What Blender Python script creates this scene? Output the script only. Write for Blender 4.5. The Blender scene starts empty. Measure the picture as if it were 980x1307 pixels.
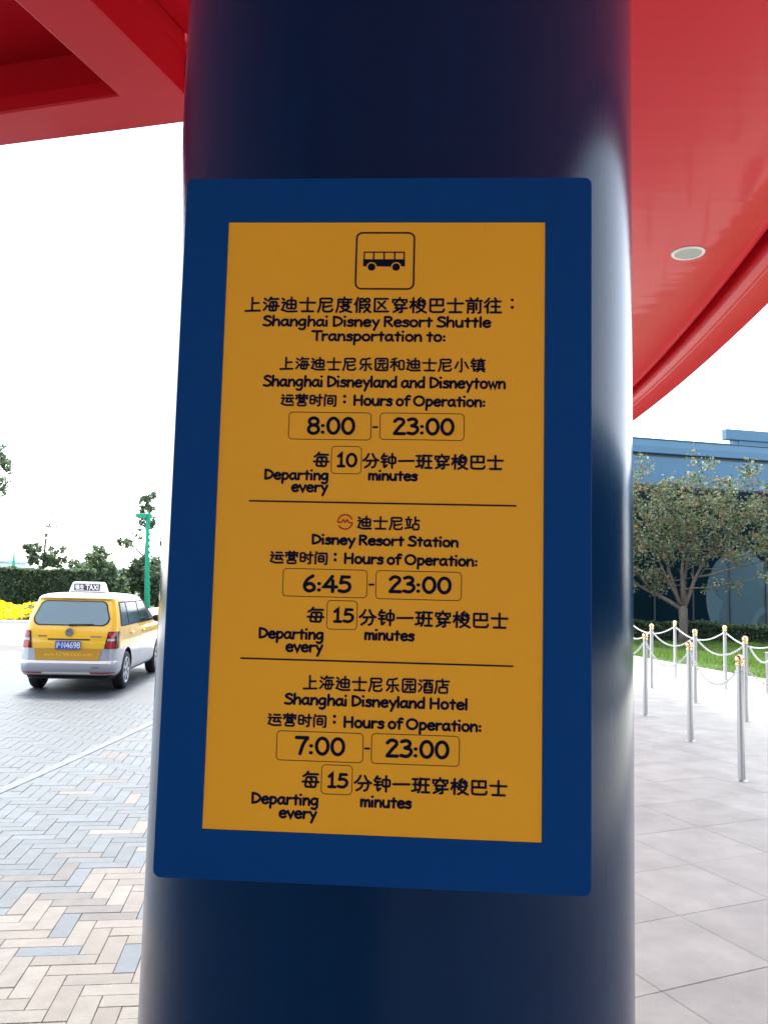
import bpy, bmesh, math, random
from mathutils import Vector, Matrix, Euler
R = math.radians
random.seed(7)
scene = bpy.context.scene
COL = scene.collection

# ------------------------------------------------------------------ camera
EYE = 1.78
cam_d = bpy.data.cameras.new('camera')
cam_d.sensor_fit = 'VERTICAL'; cam_d.sensor_height = 36.0; cam_d.lens = 28.012
cam_d.clip_start = 0.05; cam_d.clip_end = 3000
cam = bpy.data.objects.new('camera', cam_d); COL.objects.link(cam)
cam.location = (0, 0, EYE)
cam.rotation_euler = (Matrix.Rotation(R(90 + 5.34), 3, 'X') @ Matrix.Rotation(R(1.41), 3, 'Z')).to_euler()
scene.camera = cam

# ------------------------------------------------------------------ world, sun, exposure
SUN_EL, SUN_AZ = 58.0, 20.0        # azimuth: degrees left of straight ahead (+Y)
w = bpy.data.worlds.new('World'); scene.world = w; w.use_nodes = True
nt = w.node_tree; nt.nodes.clear()
sky = nt.nodes.new('ShaderNodeTexSky'); sky.sky_type = 'NISHITA'; sky.sun_disc = False
sky.sun_elevation = R(SUN_EL); sky.sun_rotation = R(-SUN_AZ)
sky.air_density = 1.0; sky.dust_density = 1.2; sky.ozone_density = 1.0
hs = nt.nodes.new('ShaderNodeHueSaturation'); hs.inputs['Saturation'].default_value = 0.45
bg = nt.nodes.new('ShaderNodeBackground'); bg.inputs['Strength'].default_value = 0.15
wo = nt.nodes.new('ShaderNodeOutputWorld')
nt.links.new(sky.outputs[0], hs.inputs['Color']); nt.links.new(hs.outputs[0], bg.inputs['Color'])
nt.links.new(bg.outputs[0], wo.inputs['Surface'])
sd = bpy.data.lights.new('sun', 'SUN'); sd.energy = 1.5; sd.angle = R(12); sd.color = (1.0, 0.96, 0.9)
sun = bpy.data.objects.new('sun', sd); COL.objects.link(sun)
sv = Vector((-math.sin(R(SUN_AZ)) * math.cos(R(SUN_EL)), math.cos(R(SUN_AZ)) * math.cos(R(SUN_EL)), math.sin(R(SUN_EL))))
sun.rotation_euler = sv.to_track_quat('Z', 'Y').to_euler()
scene.view_settings.view_transform = 'Standard'; scene.view_settings.look = 'None'
scene.view_settings.gamma = 1.0; scene.view_settings.exposure = 2.45
scene.cycles.max_bounces = 8; scene.cycles.diffuse_bounces = 4; scene.cycles.glossy_bounces = 4
scene.cycles.transparent_max_bounces = 8

# ------------------------------------------------------------------ materials
def mat(name, col, rough=0.6, metal=0.0, spec=0.5, coat=0.0, coat_rough=0.05, var=0.0, vscale=8.0,
        bump=0.0, bscale=60.0, objrand=0.0, island=0.0, stretch=None, emit=None, emit_s=0.0, col2=None, trans=0.0, detail=4.0, world=False):
    m = bpy.data.materials.new(name); m.use_nodes = True
    n = m.node_tree.nodes; l = m.node_tree.links
    b = n['Principled BSDF']
    b.inputs['Base Color'].default_value = (*col, 1)
    b.inputs['Roughness'].default_value = rough; b.inputs['Metallic'].default_value = metal
    b.inputs['Specular IOR Level'].default_value = spec
    b.inputs['Coat Weight'].default_value = coat; b.inputs['Coat Roughness'].default_value = coat_rough
    if trans: b.inputs['Transmission Weight'].default_value = trans
    if emit:
        b.inputs['Emission Color'].default_value = (*emit, 1); b.inputs['Emission Strength'].default_value = emit_s
    tc = n.new('ShaderNodeTexCoord'); mp = n.new('ShaderNodeMapping')
    if world: l.new(n.new('ShaderNodeNewGeometry').outputs['Position'], mp.inputs['Vector'])
    else: l.new(tc.outputs['Object'], mp.inputs['Vector'])
    if stretch: mp.inputs['Scale'].default_value = stretch
    cur = None
    if var or col2:
        no = n.new('ShaderNodeTexNoise'); no.inputs['Scale'].default_value = vscale; no.inputs['Detail'].default_value = detail
        no.inputs['Roughness'].default_value = 0.6
        l.new(mp.outputs[0], no.inputs['Vector'])
        mx = n.new('ShaderNodeMix'); mx.data_type = 'RGBA'
        ramp = n.new('ShaderNodeMapRange'); ramp.inputs[1].default_value = 0.3; ramp.inputs[2].default_value = 0.7
        l.new(no.outputs[0], ramp.inputs[0]); l.new(ramp.outputs[0], mx.inputs[0])
        c2 = col2 or tuple(min(1, c * (1 + var)) for c in col)
        c1 = tuple(c * (1 - var) for c in col)
        mx.inputs[6].default_value = (*c1, 1); mx.inputs[7].default_value = (*c2, 1)
        cur = mx.outputs[2]
    if objrand or island:
        hv = n.new('ShaderNodeHueSaturation')
        if cur: l.new(cur, hv.inputs['Color'])
        else: hv.inputs['Color'].default_value = (*col, 1)
        mr = n.new('ShaderNodeMapRange'); a = max(objrand, island)
        mr.inputs[3].default_value = 1 - a; mr.inputs[4].default_value = 1 + a
        if objrand and island:
            oi = n.new('ShaderNodeObjectInfo'); ge = n.new('ShaderNodeNewGeometry')
            ad = n.new('ShaderNodeMath'); ad.operation = 'ADD'; fr = n.new('ShaderNodeMath'); fr.operation = 'FRACT'
            l.new(oi.outputs['Random'], ad.inputs[0]); l.new(ge.outputs['Random Per Island'], ad.inputs[1])
            l.new(ad.outputs[0], fr.inputs[0]); l.new(fr.outputs[0], mr.inputs[0])
        elif objrand:
            oi = n.new('ShaderNodeObjectInfo'); l.new(oi.outputs['Random'], mr.inputs[0])
        else:
            ge = n.new('ShaderNodeNewGeometry'); l.new(ge.outputs['Random Per Island'], mr.inputs[0])
        l.new(mr.outputs[0], hv.inputs['Value']); cur = hv.outputs[0]
    if cur: l.new(cur, b.inputs['Base Color'])
    if bump:
        nb = n.new('ShaderNodeTexNoise'); nb.inputs['Scale'].default_value = bscale; nb.inputs['Detail'].default_value = 3
        l.new(mp.outputs[0], nb.inputs['Vector'])
        bu = n.new('ShaderNodeBump'); bu.inputs['Strength'].default_value = bump; bu.inputs['Distance'].default_value = 0.01
        l.new(nb.outputs[0], bu.inputs['Height']); l.new(bu.outputs[0], b.inputs['Normal'])
        if coat: l.new(bu.outputs[0], b.inputs['Coat Normal'])
    return m

# ------------------------------------------------------------------ helpers
def tag(o, label=None, cat=None, group=None, kind=None):
    if label: o['label'] = label
    if cat: o['category'] = cat
    if group: o['group'] = group
    if kind: o['kind'] = kind
    return o

def empty(name, loc=(0, 0, 0), rz=0.0, **k):
    o = bpy.data.objects.new(name, None); COL.objects.link(o)
    o.location = loc; o.rotation_euler = (0, 0, rz); o.empty_display_size = 0.2
    return tag(o, **k)

class MB:
    """collects polygons, links them as ONE mesh object"""
    def __init__(s): s.v = []; s.f = []; s.m = []
    def poly(s, pts, mi=0):
        b = len(s.v); s.v += [tuple(p) for p in pts]; s.f.append(tuple(range(b, b + len(pts)))); s.m.append(mi)
    def add(s, vs, fs, mi=0):
        b = len(s.v); s.v += [tuple(p) for p in vs]
        for f in fs: s.f.append(tuple(i + b for i in f)); s.m.append(mi)
    def box(s, lo, hi, mi=0, rz=0.0, c=None):
        x0, y0, z0 = lo; x1, y1, z1 = hi
        vs = [(x0, y0, z0), (x1, y0, z0), (x1, y1, z0), (x0, y1, z0), (x0, y0, z1), (x1, y0, z1), (x1, y1, z1), (x0, y1, z1)]
        if rz:
            cx, cy = c or ((x0 + x1) / 2, (y0 + y1) / 2); ca, sa = math.cos(rz), math.sin(rz)
            vs = [(cx + (x - cx) * ca - (y - cy) * sa, cy + (x - cx) * sa + (y - cy) * ca, z) for x, y, z in vs]
        s.add(vs, [(0, 3, 2, 1), (4, 5, 6, 7), (0, 1, 5, 4), (1, 2, 6, 5), (2, 3, 7, 6), (3, 0, 4, 7)], mi)
    def tube(s, pts, radii, n=8, mi=0, caps=True):
        pts = [Vector(p) for p in pts]; rings = []
        if not hasattr(radii, '__len__'): radii = [radii] * len(pts)
        up = None
        for i, p in enumerate(pts):
            t = (pts[min(i + 1, len(pts) - 1)] - pts[max(i - 1, 0)]).normalized()
            if up is None:
                a = Vector((0, 0, 1)) if abs(t.z) < 0.9 else Vector((1, 0, 0)); up = (a - t * a.dot(t)).normalized()
            else:
                up = (up - t * up.dot(t)); up = up.normalized() if up.length > 1e-6 else t.orthogonal().normalized()
            sd_ = t.cross(up)
            rings.append([p + (up * math.cos(2 * math.pi * k / n) + sd_ * math.sin(2 * math.pi * k / n)) * radii[i] for k in range(n)])
        b = len(s.v)
        for r in rings: s.v += [tuple(q) for q in r]
        for i in range(len(pts) - 1):
            for k in range(n):
                a = b + i * n + k; c = b + i * n + (k + 1) % n
                s.f.append((a, c, c + n, a + n)); s.m.append(mi)
        if caps:
            s.f.append(tuple(b + k for k in reversed(range(n)))); s.m.append(mi)
            s.f.append(tuple(b + (len(pts) - 1) * n + k for k in range(n))); s.m.append(mi)
    def lathe(s, prof, n=24, c=(0, 0, 0), mi=0, axis='z'):
        b = len(s.v)
        for r, z in prof:
            for k in range(n):
                a = 2 * math.pi * k / n; x, y = r * math.cos(a), r * math.sin(a)
                if axis == 'z': s.v.append((c[0] + x, c[1] + y, c[2] + z))
                elif axis == 'x': s.v.append((c[0] + z, c[1] + x, c[2] + y))
                else: s.v.append((c[0] + x, c[1] + z, c[2] + y))
        for i in range(len(prof) - 1):
            for k in range(n):
                a = b + i * n + k; d = b + i * n + (k + 1) % n
                s.f.append((a, d, d + n, a + n)); s.m.append(mi)
    def build(s, name, mats, parent=None, smooth=False, loc=None, **k):
        me = bpy.data.meshes.new(name); me.from_pydata(s.v, [], s.f)
        if not isinstance(mats, (list, tuple)): mats = [mats]
        for m in mats: me.materials.append(m)
        if len(mats) > 1: me.polygons.foreach_set('material_index', s.m)
        if smooth: me.polygons.foreach_set('use_smooth', [True] * len(s.f))
        me.update()
        o = bpy.data.objects.new(name, me); COL.objects.link(o)
        if parent: o.parent = parent
        if loc: o.location = loc
        return tag(o, **k)

def recalc(o):
    bm = bmesh.new(); bm.from_mesh(o.data); bmesh.ops.remove_doubles(bm, verts=bm.verts, dist=1e-5)
    bmesh.ops.recalc_face_normals(bm, faces=bm.faces); bm.to_mesh(o.data); bm.free(); return o
def bevel(o, wd, seg=2, angle=40):
    m = o.modifiers.new('bevel', 'BEVEL'); m.width = wd; m.segments = seg; m.limit_method = 'ANGLE'; m.angle_limit = R(angle)
    return o
def autosmooth(o, ang=35):
    me = o.data
    me.polygons.foreach_set('use_smooth', [True] * len(me.polygons))
    bm = bmesh.new(); bm.from_mesh(me)
    for e in bm.edges:
        if len(e.link_faces) == 2 and e.calc_face_angle(0) > R(ang): e.smooth = False
    bm.to_mesh(me); bm.free(); return o
def copy_tree(o, parent=None):
    c = o.copy(); COL.objects.link(c); c.parent = parent
    for ch in o.children: copy_tree(ch, c)
    return c
def prism(mb, pts, z0, z1, mi=0):
    n = len(pts)
    mb.add([(x, y, z0) for x, y in pts] + [(x, y, z1) for x, y in pts],
           [tuple(reversed(range(n))), tuple(range(n, 2 * n))] + [(i, (i + 1) % n, n + (i + 1) % n, n + i) for i in range(n)], mi)
def rrect(x0, y0, x1, y1, r, n=5):
    out = []
    for cx, cy, a0 in ((x1 - r, y1 - r, 0), (x0 + r, y1 - r, 90), (x0 + r, y0 + r, 180), (x1 - r, y0 + r, 270)):
        for k in range(n + 1):
            a = R(a0 + 90 * k / n); out.append((cx + r * math.cos(a), cy + r * math.sin(a)))
    return out

# ------------------------------------------------------------------ stroke lettering
def catmull(p, closed=False, k=6):
    if len(p) < 3: return p
    q = [p[-1]] + p + [p[0], p[1]] if closed else [p[0]] + p + [p[-1]]
    out = []
    for i in range(1, len(q) - 2):
        a, b, c, d = q[i - 1], q[i], q[i + 1], q[i + 2]
        for j in range(k):
            t = j / k
            out.append(tuple(0.5 * (2 * b[m] + (c[m] - a[m]) * t + (2 * a[m] - 5 * b[m] + 4 * c[m] - d[m]) * t * t
                       + (3 * b[m] - a[m] - 3 * c[m] + d[m]) * t ** 3) for m in (0, 1)))
    if not closed: out.append(q[-2])
    return out
def strokes(spec):
    """'x,y x,y' polyline; '~' smooth; '#' rounded closed box; 'o cx,cy,rx,ry' ring; '.' dot"""
    out = []
    for s in spec.split('/'):
        s = s.strip(); f = s[0]
        if f == 'o':
            cx, cy, rx, ry = map(float, s[1:].split(','))
            out.append(([(cx + rx * math.cos(R(a)), cy + ry * math.sin(R(a))) for a in range(0, 360, 15)], True)); continue
        p = [tuple(map(float, q.split(','))) for q in s.lstrip('~#.').split()]
        if f == '.': out.append(([(p[0][0] - 1.5, p[0][1]), (p[0][0] + 1.5, p[0][1])], False)); continue
        if f == '~': p = catmull(p)
        if f == '#':
            r = []; n = len(p)
            for i in range(n):
                a, b, c = Vector(p[i - 1]), Vector(p[i]), Vector(p[(i + 1) % n])
                d1 = (a - b).normalized() * min(9, (a - b).length / 3); d2 = (c - b).normalized() * min(9, (c - b).length / 3)
                r += [tuple(b + d1), tuple(b + (d1 + d2) * 0.3), tuple(b + d2)]
            out.append((r, True)); continue
        out.append((p, False))
    return out
LA = {
 'S': (60, '~52,88 38,99 18,94 12,76 32,56 50,42 52,18 34,2 6,8'), 'h': (56, '10,102 8,2/~9,34 24,55 38,56 45,42 46,2'),
 'a': (58, '~43,50 28,58 11,46 6,22 16,4 32,8 43,26/~45,56 44,22 52,2'), 'n': (55, '8,58 8,2/~8,34 24,55 36,55 44,40 45,2'),
 'g': (57, '~44,50 27,59 9,46 6,24 18,7 34,14 43,32/~45,57 44,10 42,-16 28,-32 8,-25'), 'i': (23, '9,52 9,2/.9,97'),
 'D': (70, '10,98 11,3/~10,98 40,88 60,64 58,34 38,12 11,3'), 's': (46, '~40,50 26,58 10,50 14,37 30,31 38,18 28,3 5,7'),
 'e': (55, '~9,31 46,36 42,52 28,59 11,48 6,26 16,6 32,2 46,11'), 'y': (52, '7,58 27,16/47,58 16,-32'),
 'R': (64, '10,98 10,2/~10,97 36,98 50,84 44,64 11,50/26,52 56,3'), 'o': (56, 'o27,30,21,28'), 'r': (44, '9,58 9,2/~9,34 20,52 38,54'),
 't': (47, '24,90 23,2/7,63 40,63'), 'u': (56, '~8,58 8,24 16,5 30,3 42,20 45,34/45,58 46,2'), 'l': (22, '10,102 10,2'),
 'T': (62, '3,96 64,97/33,96 33,2'), 'p': (56, '10,58 8,-34/~10,40 24,57 42,50 46,28 36,7 20,3 9,16'), ':': (26, '.11,50/.11,10'),
 'd': (57, '44,102 44,2/~44,46 28,58 11,46 6,22 17,4 34,8 44,26'), 'w': (68, '5,58 19,3 33,50 47,3 61,58'), 'H': (74, '10,98 10,2/60,98 60,2/10,52 60,52'),
 'f': (42, '~42,94 30,101 20,86 19,60 19,2/4,58 38,58'), 'O': (84, 'o40,50,34,46'), 'm': (76, '9,58 9,2/~9,36 20,54 32,54 36,38 36,2/~36,36 48,54 60,54 65,38 66,2'),
 'v': (50, '5,58 25,3 44,58'), '0': (64, 'o31,50,24,46'), '1': (50, '10,78 26,98 26,3/10,3 42,3'), '2': (58, '~8,80 24,97 44,90 46,70 28,42 8,4/8,4 52,4'),
 '3': (58, '~10,90 30,97 45,84 40,64 24,54/~24,54 46,46 50,26 34,5 8,9'), '4': (62, '40,98 6,32 58,32/42,70 42,2'),
 '5': (58, '48,96 18,96 13,58/~13,58 34,62 50,46 48,20 30,4 7,9'), '6': (58, '~42,98 20,74 8,38 15,10 32,3 48,16 46,38 30,50 10,38'),
 '7': (56, '5,96 52,96/~52,96 34,58 22,2'), '8': (58, 'o29,75,19,21/o29,27,22,25'), '9': (58, 'o28,70,20,26/~48,74 46,40 26,2'), '-': (40, '5,38 33,38'),
 'A': (66, '5,2 30,98 58,2/16,36 48,36'), 'X': (62, '6,98 56,2/54,98 6,2'), 'I': (30, '14,98 14,2'), 'N': (72, '10,2 10,98 58,2 58,98'),
 '.': (24, '.10,5'), 'c': (48, '~42,48 28,58 12,47 6,26 16,5 30,3 44,10'), ' ': (23, ''),
 'V': (66, '5,98 32,2 60,98'), 'W': (96, '4,98 26,2 48,80 68,2 92,98'), 'b': (56, '9,102 9,2/o29,29,20,26'),
}
WATER = '10,90 22,80/6,64 17,56/~6,12 18,28 26,44'
JIN = '22,98 6,70/16,82 40,82/12,62 38,62/6,42 40,42/~24,62 24,8 40,20'
CN = {
 '上': '46,96 46,8/46,58 86,60/6,6 94,9', '海': WATER + '/50,98 34,74/46,86 94,88/#46,68 40,10 80,8 86,68/28,38 98,40/62,58 67,50/58,30 63,22',
 '迪': '8,90 20,80/~6,64 24,62 16,42 10,24/~4,16 18,12 44,4 96,6/#36,78 36,24 90,24 90,78/63,98 63,24/38,52 88,52',
 '士': '50,96 50,8/4,64 96,64/16,6 86,6', '尼': '#16,92 86,92 86,66 16,66/~16,90 16,46 4,2/34,34 84,44/~36,54 35,18 44,6 80,6 90,20',
 '度': '50,100 54,90/14,86 94,86/~14,86 13,44 3,2/26,68 92,68/44,80 44,52 74,52 74,80/~28,40 80,40 60,18 26,2/~36,32 60,14 94,2',
 '假': '~22,98 14,72 3,54/15,68 15,2/#34,92 56,92 56,70 34,70/34,80 34,2/34,50 56,50/34,30 56,30/#66,92 92,92 92,70 66,70/~64,52 92,52 80,24 58,2/~66,42 78,20 98,2',
 '区': '90,92 12,92 12,8 94,8/74,76 30,24/32,72 78,26', '穿': '50,100 50,90/10,68 10,86 92,86 92,70/38,78 22,62/62,78 82,62/20,52 82,52/34,52 28,30 94,30/64,52 64,6 50,2/56,28 14,4',
 '梭': '3,72 40,72/22,98 22,2/20,66 3,34/24,62 38,46/~66,100 50,82 86,80/78,90 92,76/58,72 46,58/74,72 94,60/60,58 44,34/~58,48 88,48 70,20 42,2/~54,34 72,16 98,2',
 '巴': '12,90 88,90 88,50 12,50/50,90 50,50/~12,90 12,22 20,8 50,6 86,8 94,24', '前': '28,100 38,86/72,100 62,86/3,82 97,82/16,66 14,2/16,66 48,66 48,6 40,2/16,46 48,46/16,28 48,28/64,64 64,24/88,70 88,6 76,2',
 '往': '~28,98 18,82 3,70/~30,72 18,54 3,42/20,56 20,2/62,100 70,88/40,78 96,78/44,44 92,44/68,78 68,6/36,6 99,6', '乐': '~80,96 50,88 24,86 18,50 88,50/52,74 52,6 42,2/32,34 12,10/72,34 92,10',
 '园': '#8,94 8,4 92,4 92,94/32,76 70,76/24,56 78,56/~42,56 38,32 24,18/~58,56 58,26 66,20 80,26', '和': '42,98 12,88/3,68 52,68/28,92 28,2/26,62 3,28/30,60 50,36/#62,80 62,12 94,12 94,80',
 '小': '~50,98 50,8 38,2/26,72 6,26/74,72 96,26', '镇': JIN + '/46,88 98,88/72,100 72,78/#54,76 54,24 90,24 90,76/54,59 90,59/54,42 90,42/44,20 100,20/60,14 46,1/80,14 96,1',
 '运': '8,92 20,82/~4,64 22,62 14,40 8,24/~4,16 18,12 44,4 96,6/44,88 88,88/34,64 98,64/~60,64 42,36 86,36/76,50 94,26',
 '营': '4,88 96,88/34,100 34,78/66,100 66,78/8,58 10,70 92,70 92,58/#30,58 30,40 72,40 72,58/#20,28 20,2 82,2 82,28', '时': '#6,88 6,20 40,20 40,88/6,54 40,54/46,72 99,72/80,98 80,8 66,2/54,52 64,36',
 '间': '12,98 22,86/8,78 8,2/~36,88 84,88 92,80 92,20 90,4 78,2/#32,68 32,20 70,20 70,68/32,44 70,44', '每': '~34,100 24,84 6,72/24,86 94,86/#26,68 18,8 80,6 86,68/2,38 98,38/50,60 57,50/46,30 54,18',
 '分': '~36,96 22,68 3,50/~60,96 74,68 98,50/~24,48 78,48 74,12 58,2/~48,48 40,22 14,2', '钟': JIN + '/#52,76 52,34 94,34 94,76/73,100 73,2', '一': '3,50 97,53',
 '班': '3,88 34,88/6,54 32,54/19,88 19,18/1,12 36,22/~48,94 48,40 36,4/41,70 39,48/58,90 99,90/60,52 96,52/79,90 79,8/56,6 99,6', '站': '22,100 22,86/3,80 42,80/12,66 16,34/34,66 30,34/1,14 44,22/70,100 70,46/70,74 98,74/#54,46 54,6 94,6 94,46',
 '酒': WATER + '/34,90 99,90/#42,68 42,4 94,4 94,68/58,90 56,46 46,36/76,90 76,42 90,42/42,22 94,22', '店': '50,100 52,90/12,86 96,86/~12,86 12,44 2,2/54,80 54,44/54,62 88,62/#30,44 30,6 84,6 84,44',
 '：': '.50,78/.50,22', '沪': WATER + '/60,100 68,90/#44,78 90,78 90,48 44,48/~44,76 42,40 30,2', '强': '6,90 36,90 36,66 8,66 8,42 38,42 34,6 20,3/#54,94 54,70 88,70 88,94/#48,58 48,30 96,30 96,58/71,70 71,8/44,6 92,12/86,24 98,2',
 '生': '28,94 12,58/22,72 90,72/16,40 86,40/52,98 52,4/3,4 97,4',
}
_zi = 0
def ribbon(mb, pts, closed, wd, z):
    """flat stroke with round ends, laid in the local xz plane facing -y, z = distance proud"""
    global _zi
    _zi = (_zi + 1) % 14
    y = -(z + _zi * 0.00003)
    P = [Vector(p) for p in pts]
    Q = [P[0]]
    for p in P[1:]:
        if (p - Q[-1]).length > 1e-6: Q.append(p)
    P = Q; n = len(P)
    if n < 2: return
    L = []; Rr = []
    for i in range(n):
        a = P[i - 1] if (i or closed) else P[i]; c = P[(i + 1) % n] if (i < n - 1 or closed) else P[i]
        d1 = (P[i] - a); d2 = (c - P[i])
        d1 = d1.normalized() if d1.length > 1e-9 else d2.normalized(); d2 = d2.normalized() if d2.length > 1e-9 else d1
        t = d1 + d2
        t = t.normalized() if t.length > 0.2 else d1
        nn = Vector((-t.y, t.x)); k = max(0.45, nn.dot(Vector((-d1.y, d1.x))))
        L.append(P[i] + nn * wd / 2 / k); Rr.append(P[i] - nn * wd / 2 / k)
    b = len(mb.v); m = n if closed else n - 1
    mb.v += [(q.x, y, q.y) for q in L] + [(q.x, y, q.y) for q in Rr]
    for i in range(m):
        j = (i + 1) % n; mb.f.append((b + i, b + n + i, b + n + j, b + j)); mb.m.append(0)
    if not closed:
        for e, s in ((0, -1), (n - 1, 1)):
            d = (P[e] - P[e - s]).normalized(); pr = Vector((-d.y, d.x)); arc = [P[e] + (pr * math.cos(R(a)) + d * math.sin(R(a))) * wd / 2 for a in range(0, 181, 36)]
            bb = len(mb.v); mb.v += [(q.x, y, q.y) for q in arc]; f = tuple(range(bb, bb + len(arc)))
            mb.f.append(tuple(reversed(f))); mb.m.append(0)
def letter_line(mb, s, kind, u0, u1, v0, v1, sw, z, bold=1.0):
    h = v1 - v0
    if kind == 'l':
        adv = [LA[c][0] for c in s]; tot = sum(adv)
        if len(s) == 1: tot = adv[0] - 2
        sx = (u1 - u0) / (tot - 6) ; x = u0 - 3 * sx * 0
        for c, a in zip(s, adv):
            if LA[c][1]:
                yf = (lambda y: y * 1.13 if y <= 60 else 67.8 + (y - 60) * 0.82) if c.islower() and c != 't' else (lambda y: y)
            if LA[c][1]:
                for p, cl in strokes(LA[c][1]): ribbon(mb, [(x + (q[0] - 3) * sx, v0 + yf(q[1]) / 100 * h) for q in p], cl, sw, z)
            x += a * sx
    else:
        n = len(s); pitch = (u1 - u0 + (u1 - u0) / n * 0.10) / n if n > 1 else (u1 - u0); cw = pitch * 0.90 if n > 1 else pitch
        for i, c in enumerate(s):
            for p, cl in strokes(CN[c]): ribbon(mb, [(u0 + i * pitch + q[0] / 100 * cw, v0 + q[1] / 100 * h) for q in p], cl, sw, z)

def leaf_mat(name, col, rnd_=0.4):
    m = mat(name, col, rough=0.5, island=rnd_, spec=0.35); n = m.node_tree.nodes; l = m.node_tree.links
    b = n['Principled BSDF']; out = [q for q in n if q.type == 'OUTPUT_MATERIAL'][0]
    tr = n.new('ShaderNodeBsdfTranslucent'); mx = n.new('ShaderNodeMixShader'); mx.inputs[0].default_value = 0.52
    src = b.inputs['Base Color'].links[0].from_socket
    g_ = n.new('ShaderNodeHueSaturation'); g_.inputs['Value'].default_value = 1.35; g_.inputs['Saturation'].default_value = 1.1
    l.new(src, g_.inputs['Color']); l.new(g_.outputs[0], tr.inputs['Color'])
    l.new(b.outputs[0], mx.inputs[1]); l.new(tr.outputs[0], mx.inputs[2]); l.new(mx.outputs[0], out.inputs['Surface'])
    return m
# ================================================================== MATERIALS
M = {}
M['red'] = mat('red_gloss_paint', (0.57, 0.006, 0.016), rough=0.38, spec=0.15, coat=0.21, coat_rough=0.07, bump=0.40, bscale=1.3, stretch=(0.5, 3.0, 1), var=0.05, vscale=0.5)
M['blue_col'] = mat('dark_blue_metallic_paint', (0.0, 0.023, 0.078), rough=0.16, metal=0.0, spec=0.22, var=0.12, vscale=2.0, stretch=(3, 3, 0.25), bump=0.035, bscale=110)  # vertical streaks in the colour stand in for soft light along the shaft
M['blue_frame'] = mat('satin_blue_paint', (0.0, 0.058, 0.235), rough=0.5, spec=0.10, bump=0.03, bscale=300)
M['yellow_panel'] = mat('yellow_acrylic', (0.93, 0.475, 0.024), rough=0.45, spec=0.2, var=0.03, vscale=3)
M['ink'] = mat('navy_vinyl', (0.003, 0.006, 0.028), rough=0.6, spec=0.08)
M['ink_brown'] = mat('thin_dark_line', (0.05, 0.02, 0.012), rough=0.5, spec=0.2)
M['ink_red'] = mat('red_vinyl', (0.5, 0.02, 0.02), rough=0.5, spec=0.2)
PAV = {
 'beige': mat('beige_paver', (0.170, 0.160, 0.141), rough=0.75, var=0.13, world=True, vscale=9, bump=0.5, bscale=160, objrand=0.10, island=0.10, detail=8),
 'pale': mat('pale_paver', (0.178, 0.171, 0.152), rough=0.75, var=0.13, world=True, vscale=9, bump=0.5, bscale=160, objrand=0.08, island=0.08, detail=8),
 'blue': mat('blue_grey_paver', (0.094, 0.118, 0.138), rough=0.7, var=0.13, world=True, vscale=9, bump=0.5, bscale=160, objrand=0.06, island=0.06, detail=8),
 'slate': mat('slate_blue_paver', (0.085, 0.105, 0.114), rough=0.7, var=0.13, world=True, vscale=9, bump=0.5, bscale=160, objrand=0.10, island=0.10, detail=8),
 'grey': mat('grey_paver', (0.118, 0.114, 0.108), rough=0.75, var=0.13, world=True, vscale=9, bump=0.5, bscale=160, objrand=0.06, island=0.06, detail=8),
 'road': mat('road_grey_paver', (0.039, 0.053, 0.060), rough=0.6, var=0.13, world=True, vscale=9, bump=0.4, bscale=120, objrand=0.07, island=0.07, detail=8),
}
M['slab'] = mat('granite_slab', (0.455, 0.462, 0.395), rough=0.72, var=0.15, vscale=3.0, world=True, bump=0.45, bscale=110, objrand=0.05, island=0.05, detail=10)
M['joint'] = mat('joint_mortar', (0.105, 0.10, 0.092), rough=0.9, var=0.2, vscale=20)
M['band'] = mat('pale_band_stone', (0.098, 0.110, 0.118), rough=0.7, var=0.06, vscale=20)
M['concrete'] = mat('pale_concrete', (0.48, 0.485, 0.48), rough=0.8, var=0.06, vscale=0.6, bump=0.2, bscale=30)
M['ground'] = mat('far_ground', (0.30, 0.31, 0.28), rough=0.9, var=0.15, vscale=0.05)
M['steel'] = mat('brushed_steel', (0.50, 0.51, 0.53), rough=0.32, metal=0.9, bump=0.05, bscale=200, stretch=(1, 1, 0.05))
M['gold'] = mat('polished_brass', (0.90, 0.70, 0.38), rough=0.20, metal=1.0)
M['chain'] = mat('pale_chain', (0.66, 0.67, 0.66), rough=0.4, metal=0.25)
M['leaf_dark'] = leaf_mat('leaf_dark', (0.035, 0.062, 0.032), 0.4)
M['leaf_mid'] = leaf_mat('leaf_mid', (0.115, 0.165, 0.10), 0.4)
M['leaf_light'] = leaf_mat('leaf_light', (0.13, 0.18, 0.075), 0.35)
M['leaf_olive'] = leaf_mat('leaf_olive', (0.105, 0.13, 0.066), 0.45)
M['leaf_silver'] = leaf_mat('leaf_silver', (0.19, 0.23, 0.15), 0.35)
M['leaf_orange'] = leaf_mat('leaf_orange', (0.36, 0.13, 0.04), 0.4)
M['leaf_brown'] = leaf_mat('leaf_brown', (0.24, 0.155, 0.115), 0.3)
M['bark'] = mat('bark', (0.105, 0.085, 0.068), rough=0.9, var=0.25, vscale=9, bump=0.8, bscale=30, stretch=(1, 1, 0.2))
M['grass'] = leaf_mat('grass', (0.12, 0.20, 0.05), 0.35)
M['soil'] = mat('lawn_base', (0.05, 0.09, 0.025), rough=0.95, var=0.3, vscale=4)
M['petal'] = leaf_mat('petal', (0.8, 0.56, 0.03), 0.25)
M['green_paint'] = mat('green_paint', (0.0, 0.24, 0.13), rough=0.5, spec=0.3)
M['teal_paint'] = mat('teal_paint', (0.02, 0.33, 0.25), rough=0.5)
M['lamp_glass'] = mat('frosted_lamp_glass', (0.34, 0.34, 0.31), rough=0.35)
M['white_paint'] = mat('white_paint', (0.80, 0.80, 0.78), rough=0.35, coat=0.3)
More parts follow.
